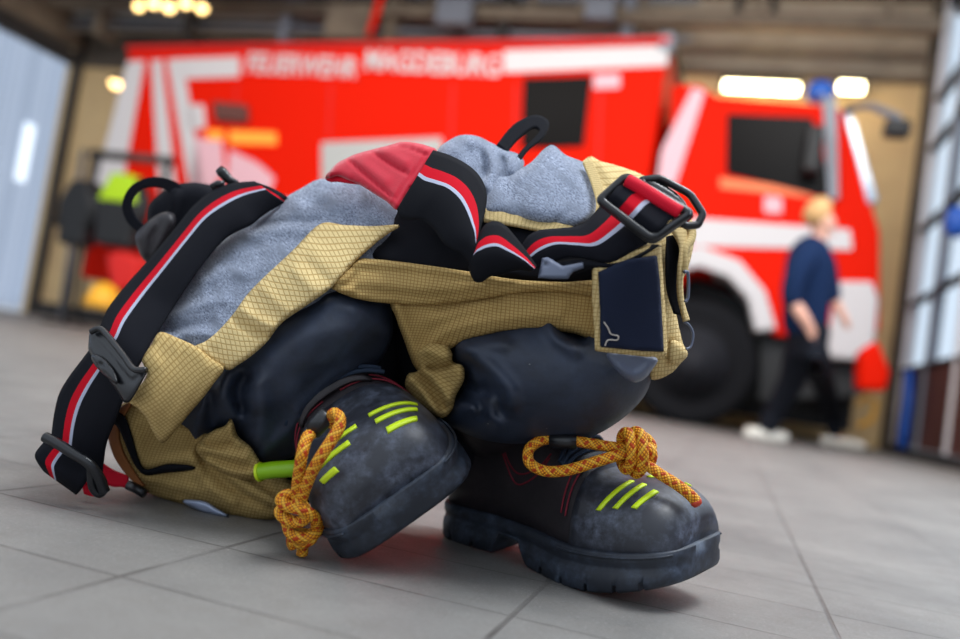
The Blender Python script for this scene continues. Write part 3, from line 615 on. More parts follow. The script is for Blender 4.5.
# ------------------------------------------------------------------ firefighter boots
def fw(x):
    if x < .045: return .038*max(0, 1-((.045-x)/.045)**2.4)**(1/2.4)
    if x > .225: return .065*max(0, 1-((x-.225)/.085)**3.1)**(1/3.1)
    return float(np.interp(x, [.045, .09, .14, .19, .225], [.038, .037, .045, .062, .065]))
def uh(x):
    if x > .225: return .062*max(0, 1-((x-.225)/.081)**2.4)**(1/2.4)
    return float(np.interp(x, [0, .03, .10, .13, .16, .20, .225], [.12, .15, .15, .128, .096, .072, .062]))
def spring(x): return .45*max(0, x-.20)**1.5
XS = [.0005, .002, .005, .01, .016, .024, .034] + [.045+.0125*i for i in range(15)] + [.228, .236, .244, .252, .26, .268, .275, .281, .287, .292, .296, .299, .3015, .303]
def usurf(x, th, g=0.0):
    wv = fw(min(x*1.0, .3095))*.985; hv = uh(x); c, s_ = math.cos(th), math.sin(th)
    return (x, math.copysign(abs(c)**.72, c)*(wv+g), abs(s_)**.78*(hv+g)+spring(x))
def boot(root, X, Y, Z, O, sc=1.0, mirror=False, dx=0.0, shaft=None):
    T = lambda p: O+(X*p[0]+Y*p[1]+Z*p[2])*sc
    def loft(name, xs, sec, mt, parent, caps=True):
        vs = []; fs = []; N = None
        for x in xs:
            q = sec(x); N = len(q); vs += [T(p) for p in q]
        n = len(xs)
        for i in range(n-1):
            for k in range(N): k2 = (k+1) % N; fs.append((i*N+k, i*N+k2, (i+1)*N+k2, (i+1)*N+k))
        if caps: fs.append(tuple(range(N))); fs.append(tuple(range((n-1)*N, n*N)))
        return put(name, vs, fs, mt, parent)
    NS = 26
    loft('upper', [x for x in XS if x < .21]+[.21], lambda x: [usurf(x, math.pi*k/NS) for k in range(NS+1)]+[(x, 0, -.002)], LEATH, root)
    cap = loft('toe_cap', [.199, .200]+[x for x in XS if x > .203], lambda x: [usurf(x, math.pi*k/NS, .0005 if x < .1995 else .0032) for k in range(NS+1)]+[(x, 0, -.003)], RUB, root)
    def zb(x):
        z = -.034 if (x < .088 or x > .140) else -.010
        if .088 <= x < .10: z = -.034+(x-.088)/.012*.024
        if .128 < x <= .140: z = -.010-(x-.128)/.012*.024
        for c in (.03, .06, .165, .195, .225, .255, .28):
            if abs(x-c) < .0022: z += .006
        return z+.34*max(0, x-.215)**1.5
    xs = sorted(set([round(x, 4) for x in XS]+[.0875, .0885, 0.10, .128, .1395, .1405, .306, .308, .3095]+[round(c+d, 4) for c in (.03, .06, .165, .195, .225, .255, .28) for d in (-.0023, -.0021, .0021, .0023)]))
    def sec(x):
        w_ = fw(x); k = min(1, w_/.03); z = zb(x); o = spring(x); pr = [(.002, .006), (.0055, .0045), (.006, -.003), (.0035, -.007), (.0035, -.010), (.0065, -.013), (.0075, -.020), (.007, z+.003), (.004, z)]
        r = [(x, (w_+a*k), max(b, z)+o) for a, b in pr]; return r+[(x, -y, zz) for x, y, zz in reversed(r)]
    loft('sole', xs, sec, SOLE, root)
    # stitched line along the welt
    for sgn in (-1, 1):
        pth = [T((x, sgn*(fw(x)+.0075*min(1, fw(x)/.03)), .002+spring(x))) for x in [.19+.004*i for i in range(29)]]
        tube('welt_seam', pth, .0011, SOLE, root, 6)
    # lime reflector bars
    for (xx, a0, a1) in ((.222, 100, 146), (.237, 102, 142), (.253, 107, 138), (.226, 54, 88), (.241, 52, 84), (.256, 50, 68)):
        vs = []; fs = []; n = 14; xx += dx
        if mirror: a0, a1 = ((180-a0, 180-a1) if a0 > 90 else (176-a0, 176-a1))
        for i in range(n+1):
            a = math.radians(a0+(a1-a0)*i/n); bend = .010*((a0+(a1-a0)*i/n-90)/50)**2
            for e, gg in ((-.0030, .0030), (-.0024, .0046), (.0024, .0046), (.0030, .0030)): vs.append(T(usurf(xx+e-bend, a, gg)))
        for i in range(n):
            for k in range(4): k2 = (k+1) % 4; fs.append((i*4+k, i*4+k2, (i+1)*4+k2, (i+1)*4+k))
        fs += [(0, 1, 2, 3), (n*4+3, n*4+2, n*4+1, n*4)]; put('reflector_bar', vs, fs, LIME, cap)
    # laces and padded tongue over the instep, double red stitching at the quarters
    vs = []; fs = []
    for i in range(12):
        x = .09+.0095*i
        for t in range(60, 121, 6): vs.append(T(usurf(x, math.radians(t), .003+.005*math.sin(math.radians((t-60)*3)))))
    for i in range(11):
        for k in range(10): a = i*11+k; fs.append((a, a+1, a+12, a+11))
    o = put('tongue', vs, fs, LEATH, root); o.modifiers.new('solid', 'SOLIDIFY').thickness = .003
    for i in range(7):
        x = .095+.0145*i
        for dxx in (0, .0055): tube('lace', [T(usurf(x+dxx+(.006 if i % 2 else -.006)*(t-90)/40, math.radians(t), .0095)) for t in range(50, 131, 5)], .0022, LACE, root, 8)
    for sgn in (-1, 1):
        for g_ in (0, .005):
            arc = cat([(.085, 60-g_*700), (.098, 70-g_*500), (.115, 76-g_*900), (.132, 72-g_*900), (.148, 60-g_*900), (.156, 44-g_*900)], 5)
            tube('red_stitching', [T(usurf(q[0], math.radians(90+sgn*q[1]), .0016)) for q in arc], .0008, RSTITCH, root, 6)
            tube('red_stitching', [T(usurf(.186+g_*1.2, math.radians(90+sgn*t), .0018)) for t in range(4, 76, 4)], .0009, RSTITCH, root, 6)
    v_ = [T(usurf(.178, math.radians(t), .003)) for t in range(60, 121, 5)]; tube('stitched_edge', v_, .003, LEATH, root, 8)
    if shaft:
        path = [T((.060, 0, .10))] + shaft; pp = [Vector(p) for p in cat([tuple(q) for q in path], 6)]
        n = len(pp); tube('shaft', pp, .06, LEATH, root, 20, [.050+.012*i/(n-1) for i in range(n)])
    return T
# --- right boot: stands on the floor, toe slightly raised
X = Vector((.76522529, -.64347696, .01917438)); Y = Vector((.63411183, .75855726, .14997692)); Z = X.cross(Y).normalized()
O = Vector((.0055, 1.0050, .0390))
rb = empty('firefighter_boot', Vector((O.x, O.y, 0)), 'black leather firefighter boot standing flat, lime bars on toe and orange rope at ankle', 'boot', 'firefighter boots')
boot(rb, X, Y, Z, O, .998, False, .018, shaft=[P(500, 380, .90), P(525, 280, .90), P(528, 235, .90)])
ribbon('pull_loop', [(497, 144), (514, 124), (535, 115), (549, 122), (543, 136), (527, 150), (519, 162)], [(507, 151), (519, 137), (533, 127), (540, 130), (534, 138), (520, 152), (512, 166)], WEB, rb, off=.012, m=6, th=.003)
# --- left boot: tipped forward, sole turned to the right
fwd = Vector((.2470425, -.96161431, -.11944841)).normalized(); lat = Vector((.72558661, .10187066, .68054863)); up = fwd.cross(lat).normalized(); lat = up.cross(fwd).normalized(); a_ = math.radians(11); fwd, up = fwd*math.cos(a_)-up*math.sin(a_), up*math.cos(a_)+fwd*math.sin(a_)
toe = P(425, 541, .756); O2 = toe - (fwd*.309-up*.030)*1.06
lb = empty('firefighter_boot', Vector((toe.x, toe.y, 0)), 'scuffed black firefighter boot tipped on its toe with sole towards the right, rope loop hanging', 'boot', 'firefighter boots')
boot(lb, fwd, lat, up, O2, 1.06, True, .030, shaft=[P(270, 320, .99), P(200, 250, .99)])
ribbon('pull_loop', [(140, 234), (127, 222), (122, 204), (131, 186), (150, 177), (172, 180), (186, 190)], [(147, 228), (136, 217), (131, 203), (138, 191), (151, 187), (166, 190), (176, 202)], WEB, lb, off=.06, m=6, th=.003, D=lambda q: np.array([.93]))
blob('shaft_lining', [(148, 225), (150, 205), (162, 192), (178, 184), (200, 183), (215, 190), (215, 225), (190, 255), (165, 260), (150, 245)], WEB, lb, D=lambda q: np.full(len(np.atleast_2d(q)), .985), edge=16, bf=.02, bb=.02, folds=[([(176, 190), (172, 210), (165, 235)], .010, 4)])
blob('shaft_edge', [(135, 236), (143, 226), (158, 214), (172, 212), (176, 222), (168, 240), (155, 262), (146, 262), (139, 252)], LEATH, lb, D=lambda q: np.full(len(np.atleast_2d(q)), .965), edge=8, bf=.012, bb=.012, folds=[([(160, 220), (152, 240), (150, 256)], -.006, 3)])
tube('zip_puller', [P(237, 184, .955), P(229, 180, .955), P(222, 172, .95), (P(219, 169, .95))], .005, PLAST, lb, 8, [.004, .005, .006, .005]); tube('zip_puller', [P(212, 187, .95), P(217, 184, .948), P(224, 184, .948)], .004, PLAST, lb, 8)
# ropes
def rope(parent, strands, knots, r, sleeve, tipd=None, dd=0.0):
    rp = None; mv = lambda L_: [(a, b_, c_+(dd if dd > 0 else -dd*min(1, max(0, (b_-455)/70)))) for a, b_, c_ in L_]
    strands = [mv(q) for q in strands]; knots = [mv(q) for q in knots]; s_ = mv(sleeve[:2]); sleeve = (s_[0], s_[1], sleeve[2])
    if tipd: tipd = mv(tipd)
    for pts in strands:
        o = tube('rope_pull', pxpath(pts, False, n=10), r, ROPE, parent if rp is None else rp, 14)
        if rp is None: rp = o
    for pts in knots: tube('knot_coil', pxpath(pts, False, n=10), r*1.02, ROPE, rp, 14)
    s0, s1, rr = sleeve; tube('rubber_sleeve', [P(*s0), P(*[(a+b)/2 for a, b in zip(s0, s1)]), P(*s1)], rr, PLAST, rp, 14)
    if tipd: tube('rope_tip', [P(*tipd[0]), P(*[(a+b)/2 for a, b in zip(*tipd)]), P(*tipd[1])], r*1.05, mat('red_rope_tip', srgb(190, 62, 36), .5), rp, 12, [r, r*1.05, r*.8])
    return rp
rR = .0054
rope(rb, [[(626, 449, .752), (605, 446, .756), (580, 442, .762), (556, 439, .768), (540, 441, .77), (529, 450, .768), (530, 463, .762), (545, 471, .756), (568, 470, .75), (598, 461, .746), (626, 453, .745)],
          [(634, 455, .748), (646, 464, .742), (660, 474, .738), (676, 484, .735), (688, 493, .733), (696, 501, .733)]],
     [[(627, 452, .765), (622, 440, .758), (625, 433, .748), (630, 436, .738), (632, 450, .733), (631, 463, .738), (626, 469, .748), (622, 461, .758), (627, 452, .765)],
      [(638, 452, .765), (633, 440, .757), (635, 432, .747), (641, 436, .735), (643, 452, .730), (642, 467, .736), (636, 473, .748), (632, 465, .758), (638, 452, .765)],
      [(634, 436, .75), (645, 438, .752), (651, 446, .75), (649, 454, .745), (651, 460, .748), (644, 466, .75), (636, 462, .75)], [(640, 444, .752), (650, 450, .744), (651, 458, .746), (642, 458, .75)]], rR, ((550, 440.5, .769), (577, 441.5, .763), .0078), ((694.5, 499.5, .733), (698, 505, .733)), dd=.052)
rope(lb, [[(330, 424, .745), (333, 414, .735), (339, 417, .728), (339, 427, .724), (331, 441, .720), (320, 458, .716), (311, 474, .713), (304, 492, .712), (300, 506, .714)],
          [(314, 432, .742), (307, 438, .732), (302, 455, .724), (299, 474, .718), (297, 492, .716), (298, 506, .718)],
          [(296, 528, .716), (292, 540, .716), (294, 547, .718)], [(303, 530, .712), (303, 545, .714), (302, 554, .716)]],
     [[(301, 498, .726), (288, 495, .722), (281, 500, .714), (288, 506, .706), (303, 510, .702), (315, 518, .706), (317, 528, .716)],
      [(284, 507, .722), (280, 512, .714), (286, 519, .706), (298, 522, .702), (307, 516, .702), (303, 506, .706), (294, 500, .710)],
      [(317, 516, .722), (318, 528, .716), (311, 536, .708), (299, 537, .706), (290, 532, .712), (287, 522, .722)],
      [(290, 528, .716), (298, 542, .708), (310, 540, .708), (314, 531, .714)]], .0053, ((312, 431, .742), (329, 414, .742), .0085), dd=-.048)
# ------------------------------------------------------------------ firefighter trousers
tro = empty('firefighter_trousers', P(330, 470, 1.0)*1.0, 'tan, black and grey firefighter trousers with red striped braces, folded down over the boots', 'trousers')
C_ = lambda d: (lambda q: np.full(len(np.atleast_2d(q)), d))
# hidden bulk behind the visible cloth
blob('inner_leg', [(170, 330), (210, 250), (280, 215), (340, 200), (400, 205), (400, 290), (400, 400), (340, 440), (250, 470), (180, 440), (140, 400)], WEB, tro, off=.045, edge=40, bf=.04, bb=.05, s=8)
blob('inner_leg', [(395, 250), (450, 205), (520, 200), (590, 195), (660, 205), (672, 300), (640, 390), (580, 430), (500, 435), (430, 420), (395, 380)], WEB, tro, off=.05, edge=40, bf=.04, bb=.04, s=8)
blob('inner_leg', [(240, 462), (290, 440), (350, 420), (430, 415), (500, 430), (520, 460), (470, 480), (380, 470), (320, 500), (280, 506), (255, 490)], WEB, tro, D=C_(.93), edge=20, bf=.03, bb=.03, s=8)
# wool linings
blob('waist_lining', [(286, 197), (300, 189), (320, 179), (343, 182), (364, 183), (388, 198), (404, 222), (404, 262), (340, 296), (262, 345), (196, 362), (166, 350), (150, 328), (166, 300), (198, 262), (246, 222)], GREY, tro, off=.012, edge=22, bf=.020, bb=.02, s=3.4, nz=.004, nsc=30, mound=[(340, 215, 50, 25, .012), (250, 270, 60, 30, .006)],
     folds=[([(360, 188), (361, 205), (352, 224)], -.006, 5), ([(372, 196), (376, 214), (384, 226)], .005, 7), ([(245, 228), (280, 222), (318, 221)], -.005, 3), ([(250, 236), (285, 230), (312, 231)], .005, 6), ([(296, 205), (318, 210), (345, 206)], .004, 7), ([(312, 203), (325, 205)], -.005, 4),
            ([(168, 318), (190, 308), (225, 300)], .005, 5), ([(160, 332), (185, 326), (212, 322)], -.005, 4), ([(170, 340), (195, 334), (215, 336)], .005, 4), ([(205, 282), (225, 272), (245, 275)], .003, 6), ([(150, 322), (172, 330), (190, 345)], -.004, 3)])
blob('waist_lining', [(432, 172), (438, 150), (448, 141), (461, 135), (477, 136), (492, 143), (507, 150), (520, 155), (524, 166), (512, 182), (500, 200), (470, 212), (440, 200)], GREY, tro, off=.0, edge=16, bf=.022, bb=.02, s=3.4, nz=.003, nsc=24,
     folds=[([(470, 140), (486, 152), (493, 172), (486, 186)], .012, 6), ([(479, 148), (485, 160), (484, 174)], -.010, 3.5), ([(498, 148), (508, 158), (512, 172)], .009, 5), ([(503, 158), (502, 172), (494, 184)], -.009, 3), ([(450, 148), (462, 155), (468, 175)], .004, 6)])
blob('waist_lining', [(478, 215), (484, 190), (495, 176), (512, 172), (530, 163), (543, 150), (553, 145), (566, 155), (586, 164), (596, 182), (597, 204), (590, 222), (574, 230), (545, 228), (510, 222)], GREY, tro, off=-.012, edge=20, bf=.030, bb=.02, s=3.4, nz=.003, nsc=26, mound=[(545, 190, 30, 25, .010)],
     folds=[([(545, 150), (538, 165), (520, 178)], .006, 5), ([(560, 155), (572, 175), (584, 200)], .003, 8), ([(500, 185), (515, 200), (520, 215)], -.003, 8), ([(575, 226), (583, 215), (592, 212)], .004, 4), ([(556, 224), (568, 212)], -.003, 4)])
# tan parts round the hip on the right
blob('hip_panel', [(574, 170), (583, 161), (591, 156), (600, 161), (622, 167), (648, 178), (684, 205), (694, 232), (690, 262), (676, 300), (682, 340), (688, 354), (680, 364), (670, 374), (650, 379), (636, 352), (600, 330), (590, 250), (585, 200)], TAN, tro, off=.026, edge=12, bf=.012, bb=.02, nz=.003, folds=[([(591, 158), (598, 175), (606, 188)], -.008, 3), ([(596, 160), (612, 176)], .006, 4), ([(672, 345), (676, 362)], -.006, 3), ([(664, 350), (662, 372)], .005, 4), ([(655, 340), (648, 376)], -.004, 3)])
ribbon('seam_binding', [(583, 162), (592, 185), (596, 205), (592, 222)], [(592, 160), (602, 184), (606, 205), (601, 224)], TAN, tro, off=-.022, m=5)
ribbon('pocket_lining', [(668, 236), (667, 262), (668, 290), (675, 314)], [(686, 232), (684, 262), (680, 290), (683, 316)], WEB, tro, off=.004, m=6)
ribbon('side_flap', [(672, 228, .0), (679, 246, .0), (677, 270, .0), (677, 296, .0), (683, 322, 0)], [(692, 228, .012), (690, 250, .010), (684, 272, .008), (684, 298, .006), (690, 320, .006)], TAN, tro, off=-.012, m=6, bulge=.008, th=.003)
tube('rolled_edge', pxpath([(676, 225), (684, 223), (691, 229), (691, 239), (684, 250), (684, 272)], off=-.012), .0042, TAN, tro, 10)
tube('d_ring', pxpath([(684, 322), (689, 325), (693, 334), (691, 346), (686, 349)], off=-.01), .0012, PLAST_G, tro, 8); tube('d_ring', pxpath([(684, 272), (688, 274), (688, 296), (685, 302)], off=-.018), .0016, PLAST_G, tro, 8)
blob('hem_tuck', [(672, 340), (682, 344), (687, 353), (681, 362), (672, 364), (667, 352)], TAN, tro, off=.01, edge=7, bf=.01, bb=.01, s=2.5)
# waistband
blob('waistband_lining', [(372, 258), (380, 242), (392, 224), (402, 208), (430, 206), (486, 214), (572, 226), (604, 236), (650, 246), (655, 288), (600, 288), (560, 284), (510, 280), (462, 276), (408, 268)], WEB, tro, off=.006, edge=8, bf=.006, bb=.006, nz=.003)
ribbon('seam_binding', [(483, 208), (510, 213), (545, 220), (573, 226)], [(484, 220), (510, 224), (540, 230), (566, 234)], TAN, tro, off=-.006, m=5, th=.003)
blob('waistband', [(330, 284), (345, 268), (358, 259), (374, 259), (410, 263), (466, 271), (512, 279), (562, 282), (597, 281), (598, 296), (560, 292), (520, 293), (476, 300), (433, 305), (395, 304), (362, 300), (338, 292)], TAN_F, tro, off=-.010, edge=9, bf=.010, bb=.008, s=3.4, ang=.08,
     folds=[([(352, 262), (400, 265), (466, 273), (512, 281), (596, 283)], .004, 3), ([(352, 268), (400, 271), (466, 279), (512, 286)], -.003, 2.5), ([(335, 286), (348, 284), (356, 274)], -.006, 3), ([(330, 290), (350, 290)], .004, 3), ([(356, 290), (430, 298), (500, 292)], -.004, 5), ([(375, 282), (430, 288), (480, 285)], .003, 6)])
blob('thigh_panel', [(392, 300), (430, 298), (470, 291), (510, 284), (560, 280), (600, 280), (602, 338), (575, 334), (545, 330), (505, 332), (465, 342), (440, 356), (424, 372), (414, 366), (404, 340), (396, 318)], TAN_F, tro, off=.004, edge=12, bf=.014, bb=.012, s=3.4, ang=.05, nz=.002,
     folds=[([(395, 302), (405, 330), (418, 362)], 0.0084, 6), ([(430, 320), (480, 306), (560, 302)], 0.0056, 9), ([(425, 350), (450, 330), (500, 318), (560, 314)], 0.0056, 5), ([(440, 308), (500, 296)], -0.0042, 5)])
blob('thigh_fold', [(414, 352), (422, 345), (432, 341), (446, 344), (452, 353), (453, 362), (463, 366), (464, 380), (456, 396), (452, 410), (442, 418), (428, 412), (412, 398), (405, 386), (408, 374), (418, 370)], TAN_D, tro, off=-.005, edge=9, bf=.014, bb=.012, s=2.8, ang=.6,
     folds=[([(430, 368), (445, 368), (454, 362)], -0.0140, 2.5), ([(412, 380), (425, 395), (436, 412)], 0.0112, 3.5), ([(420, 374), (432, 390), (444, 408)], -0.0140, 2.2), ([(430, 374), (442, 388), (450, 400)], 0.0084, 3.5), ([(428, 350), (440, 356), (450, 356)], 0.0070, 5), ([(404, 385), (416, 402)], -0.0084, 2)])
# knee patches
blob('knee_patch', [(175, 400), (196, 380), (225, 355), (262, 322), (305, 296), (345, 282), (384, 296), (393, 325), (386, 352), (362, 384), (334, 404), (318, 428), (300, 452), (280, 462), (262, 467), (248, 456), (235, 438), (224, 428), (210, 440), (197, 451), (186, 446), (172, 425)], COAT, tro, off=.006, edge=46, bf=.040, bb=.03, s=3.8, nz=.0035, nsc=45, mound=[(320, 340, 55, 40, .012)],
     folds=[([(246, 378), (240, 392), (243, 408)], -0.0224, 7), ([(226, 372), (222, 395), (232, 415)], 0.0112, 8), ([(258, 385), (262, 410), (258, 440)], 0.0096, 9), ([(205, 392), (200, 415), (196, 440)], 0.0064, 6), ([(212, 398), (210, 420)], -0.0080, 5), ([(300, 420), (280, 440), (262, 455)], 0.0080, 7), ([(330, 300), (360, 310), (385, 330)], 0.0064, 9), ([(350, 370), (325, 385), (300, 410)], 0.0048, 8)])
blob('knee_patch', [(451, 346), (454, 334), (468, 328), (500, 321), (530, 315), (556, 316), (585, 321), (615, 332), (640, 345), (652, 362), (650, 384), (640, 402), (618, 422), (590, 437), (555, 441), (520, 444), (488, 441), (462, 432), (444, 420), (446, 408), (456, 396), (464, 384), (464, 370), (454, 364)], COAT, tro, off=-.002, edge=50, bf=.042, bb=.04, s=3.8, nz=.003, nsc=45, seed=3, mound=[(555, 385, 60, 38, .018)],
     folds=[([(562, 322), (568, 330), (580, 336)], -0.0256, 6), ([(548, 320), (556, 338), (575, 350)], 0.0128, 7), ([(462, 372), (470, 384), (486, 392)], -0.0224, 6), ([(466, 352), (490, 368), (508, 388), (512, 404)], 0.0144, 8), ([(464, 396), (478, 402), (482, 414)], -0.0160, 5), ([(455, 404), (475, 408), (500, 424)], 0.0096, 7), ([(488, 385), (498, 396), (500, 412)], -0.0096, 5), ([(452, 350), (475, 345), (505, 345)], 0.0064, 7)])
blob('knee_bar', [(608, 352), (655, 357), (652, 370), (643, 380), (632, 382), (618, 372)], PLAST_G, tro, off=-.026, edge=7, bf=.006, bb=.004, s=2.6, folds=[([(618, 366), (634, 374), (648, 366)], .003, 3)])
# storm flap along the left leg and its end tab
blob('storm_flap', [(320, 224), (345, 225), (372, 226), (400, 225), (388, 234), (376, 243), (354, 263), (331, 288), (306, 306), (282, 323), (266, 343), (250, 357), (238, 365), (228, 370), (212, 362), (194, 348), (206, 341), (219, 330), (234, 313), (246, 296), (262, 279), (292, 251)], TAN, tro, off=-.014, edge=5, bf=.006, bb=.004, s=3, ang=-.10,
     folds=[([(232, 318), (250, 330), (266, 338)], -.007, 4), ([(240, 308), (258, 320), (276, 328)], .005, 5), ([(308, 262), (322, 276), (334, 284)], -.003, 6), ([(296, 272), (312, 288)], .003, 6), ([(262, 286), (275, 300), (290, 314)], .003, 7), ([(323, 227), (293, 255), (264, 283), (248, 300), (236, 317), (221, 334), (199, 348)], -.0015, 1.2), ([(207, 345), (216, 352)], -.002, 2)])
ft = blob('hook_tab', [(160, 332), (178, 338), (197, 347), (211, 358), (224, 368), (215, 382), (203, 398), (190, 413), (176, 430), (163, 443), (154, 434), (147, 420), (137, 408), (127, 400), (138, 388), (147, 375), (144, 366), (142, 358), (151, 345)], m_tan('tan_ripstop_tab', srgb(208, 180, 120), srgb(170, 138, 82), .0036), tro, off=-.024, edge=5, bf=.006, bb=.004, s=3, ang=.85, smooth_out=True,
     folds=[([(164, 337), (198, 353), (219, 370)], -.0016, 1.3), ([(184, 352), (172, 376), (158, 398)], -.0014, 1.6), ([(178, 350), (165, 374), (152, 396)], .0014, 2), ([(150, 352), (158, 364)], .002, 5), ([(132, 402), (150, 416), (163, 438)], .0012, 2), ([(205, 368), (190, 392), (172, 418)], .002, 5)])
# lower leg lying on the floor on the left
blob('trouser_leg', [(124, 402), (114, 418), (113, 437), (118, 456), (127, 474), (141, 489), (165, 499), (200, 508), (240, 518), (266, 520), (286, 514), (302, 500), (296, 484), (278, 474), (258, 466), (236, 446), (205, 430), (178, 418), (155, 400), (138, 396)], TAN_D, tro, off=.012, edge=22, bf=.022, bb=.05, s=3.4, ang=.15, nz=.004, nsc=30,
     folds=[([(128, 440), (140, 470), (166, 468), (195, 468)], -.006, 2.2), ([(134, 428), (146, 462), (170, 460), (196, 461)], .005, 5), ([(198, 450), (212, 470), (242, 494), (272, 510)], -.009, 3), ([(192, 458), (204, 480), (232, 504)], .007, 6), ([(215, 462), (240, 484), (278, 504)], .008, 6), ([(232, 462), (260, 484), (290, 500)], -.007, 3), ([(145, 478), (180, 486), (215, 492)], .004, 6), ([(150, 489), (190, 498), (230, 510)], -.003, 4)])
blob('leg_fold', [(196, 450), (203, 438), (214, 430), (226, 425), (230, 418), (234, 424), (238, 436), (250, 446), (258, 458), (264, 468), (262, 476), (254, 480), (240, 480), (224, 474), (208, 464)], TAN_D, tro, off=-.008, edge=9, bf=.014, bb=.02, s=2.8, ang=.2,
     folds=[([(203, 442), (215, 446), (232, 444)], -.008, 2.2), ([(200, 448), (220, 453), (245, 458)], .006, 4), ([(206, 456), (228, 464), (250, 468)], -.006, 2.2), ([(210, 462), (230, 471), (250, 474)], .005, 3), ([(230, 425), (233, 438), (240, 444)], .005, 3)])
ribbon('leather_edge', [(119, 408), (108, 428), (112, 452), (124, 472), (140, 488)], [(132, 400), (118, 428), (121, 450), (132, 470), (144, 487)], mat('tan_leather', srgb(150, 92, 48), .6), tro, off=.010, m=4, th=.004)
blob('pocket_mouth', [(112, 410), (124, 416), (131, 432), (138, 456), (146, 469), (168, 464), (194, 466), (192, 470), (166, 473), (145, 475), (134, 464), (126, 446), (118, 428), (110, 420)], WEB, tro, off=.004, edge=3, bf=.004, bb=.004, s=2.4)
blob('reflective_band', [(182, 500), (204, 501), (216, 508), (230, 517), (210, 514), (192, 508)], SILV, tro, off=.006, edge=4, bf=.004, bb=.004, s=2.6)
tube('glow_tube', pxpath([(258, 472), (272, 470), (286, 469), (302, 468)], off=-.006), .0085, mat('lime_rubber', srgb(140, 190, 16), .4), tro, 14)
tube('glow_tube_ring', pxpath([(258.5, 472), (261, 471.7)], off=-.006), .0098, LIME, tro, 14)
# flap with hook fastener, right side
fl_ = blob('hook_flap', [(592, 268), (598, 262), (640, 246), (661, 242), (663, 275), (665, 305), (667, 335), (667, 356), (648, 357), (620, 354), (595, 351), (594, 325), (592, 300)], TAN, tro, off=-.034, edge=4, bf=.004, bb=.003, s=3, smooth_out=False)
blob('hook_fastener', [(598, 272), (625, 260), (657, 255), (660, 280), (662, 315), (664, 352), (640, 351), (600, 347), (600, 310)], VELC, fl_, off=-.0405, edge=3, bf=.003, bb=.0015, s=2.6, nz=.0008, smooth_out=False)
tube('loose_thread', pxpath([(604, 322), (608, 328), (611, 334), (618, 336), (617, 340), (608, 340), (605, 346)], off=-.0425, n=5), .0006, mat('cream_thread', srgb(200, 190, 180), .8), fl_, 6)
# ------------------------------------------------------------------ braces (part of the trousers)
br = ribbon('brace_strap', [(255, 181), (233, 183, .01), (213, 190, .01), (193, 206, .008), (175, 228, .006), (150, 258), (125, 286), (108, 308), (101, 324), (93, 338), (88, 348)], [(284, 203, -.004), (262, 216), (250, 225), (225, 239), (200, 268), (175, 304), (161, 327), (152, 342), (145, 356), (138, 368), (131, 382)], WEB_S, tro, off=-.022, m=14, bulge=.012, th=.0025, curl=.004)
ribbon('brace_end', [(256, 182), (270, 187, .004), (282, 193, .02), (288, 198, .04)], [(252, 186), (263, 194), (274, 203, .01), (280, 207, .04)], WEB_C, tro, off=-.018, m=5, u0=.1, u1=.5)
ribbon('brace_strap', [(92, 346), (80, 362), (68, 378), (59, 394), (54, 414), (51, 438), (50, 450)], [(133, 378), (126, 392), (121, 403), (115, 420), (107, 442), (104, 462), (103, 472)], WEB_S, tro, off=-.026, m=14, bulge=.008, th=.0025)
ribbon('brace_loop', [(51, 436), (42, 444, -.006), (35, 454, -.012), (37, 462, -.010), (44, 472, .004)], [(96, 468), (91, 472, -.006), (86, 482, -.012), (80, 491, -.010), (76, 495, .003)], WEB_S, tro, off=-.034, m=12, th=.003)
bk = blob('slider_buckle', [(89, 334), (93, 329), (101, 327), (106, 332), (118, 347), (131, 364), (136, 367), (147, 367), (147, 373), (136, 393), (130, 402), (124, 403), (116, 390), (103, 372), (92, 357), (88, 349)], PLAST, br, off=-.046, edge=4, bf=.004, bb=.004, s=2.4, smooth_out=False, folds=[([(93, 338), (110, 356), (128, 378), (134, 380), (144, 371)], -.0025, 2.0)])
tube('buckle_bar', pxpath([(91, 332), (101, 329), (112, 341), (124, 356), (134, 369), (146, 370)], off=-.052), .0030, PLAST, bk, 10)
blob('buckle_button', [(91, 356), (97, 354), (106, 360), (114, 370), (118, 380), (117, 384), (110, 380), (101, 372), (94, 364)], PLAST, bk, off=-.054, edge=5, bf=.004, bb=.003, s=2.0, folds=[([(101, 364), (102, 365)], -.004, 1.8)])
b2 = tube('end_buckle', pxpath([(45, 437), (58, 444), (74, 454), (88, 463), (97, 474), (103, 488), (105, 492)], off=-.052), .0052, PLAST, br, 10)
tube('buckle_side', pxpath([(92, 466), (101, 478), (104, 489), (99, 494), (93, 488), (91, 477)], off=-.050, closed=True), .0040, PLAST, b2, 10)
rt = ribbon('red_tail', [(100, 462), (112, 470), (122, 474), (128, 476)], [(103, 484), (114, 487), (120, 487), (127, 488)], REDW, br, D=C_(.895), m=5, th=.003)
ribbon('red_tail', [(80, 478), (90, 486), (96, 492)], [(84, 494), (90, 496), (97, 497)], REDW, br, D=C_(.86), m=4, th=.003)
tube('tail_tip', [P(128, 485, .892), P(137, 489, .89), P(145, 494, .888)], .0050, PLAST, rt, 10)
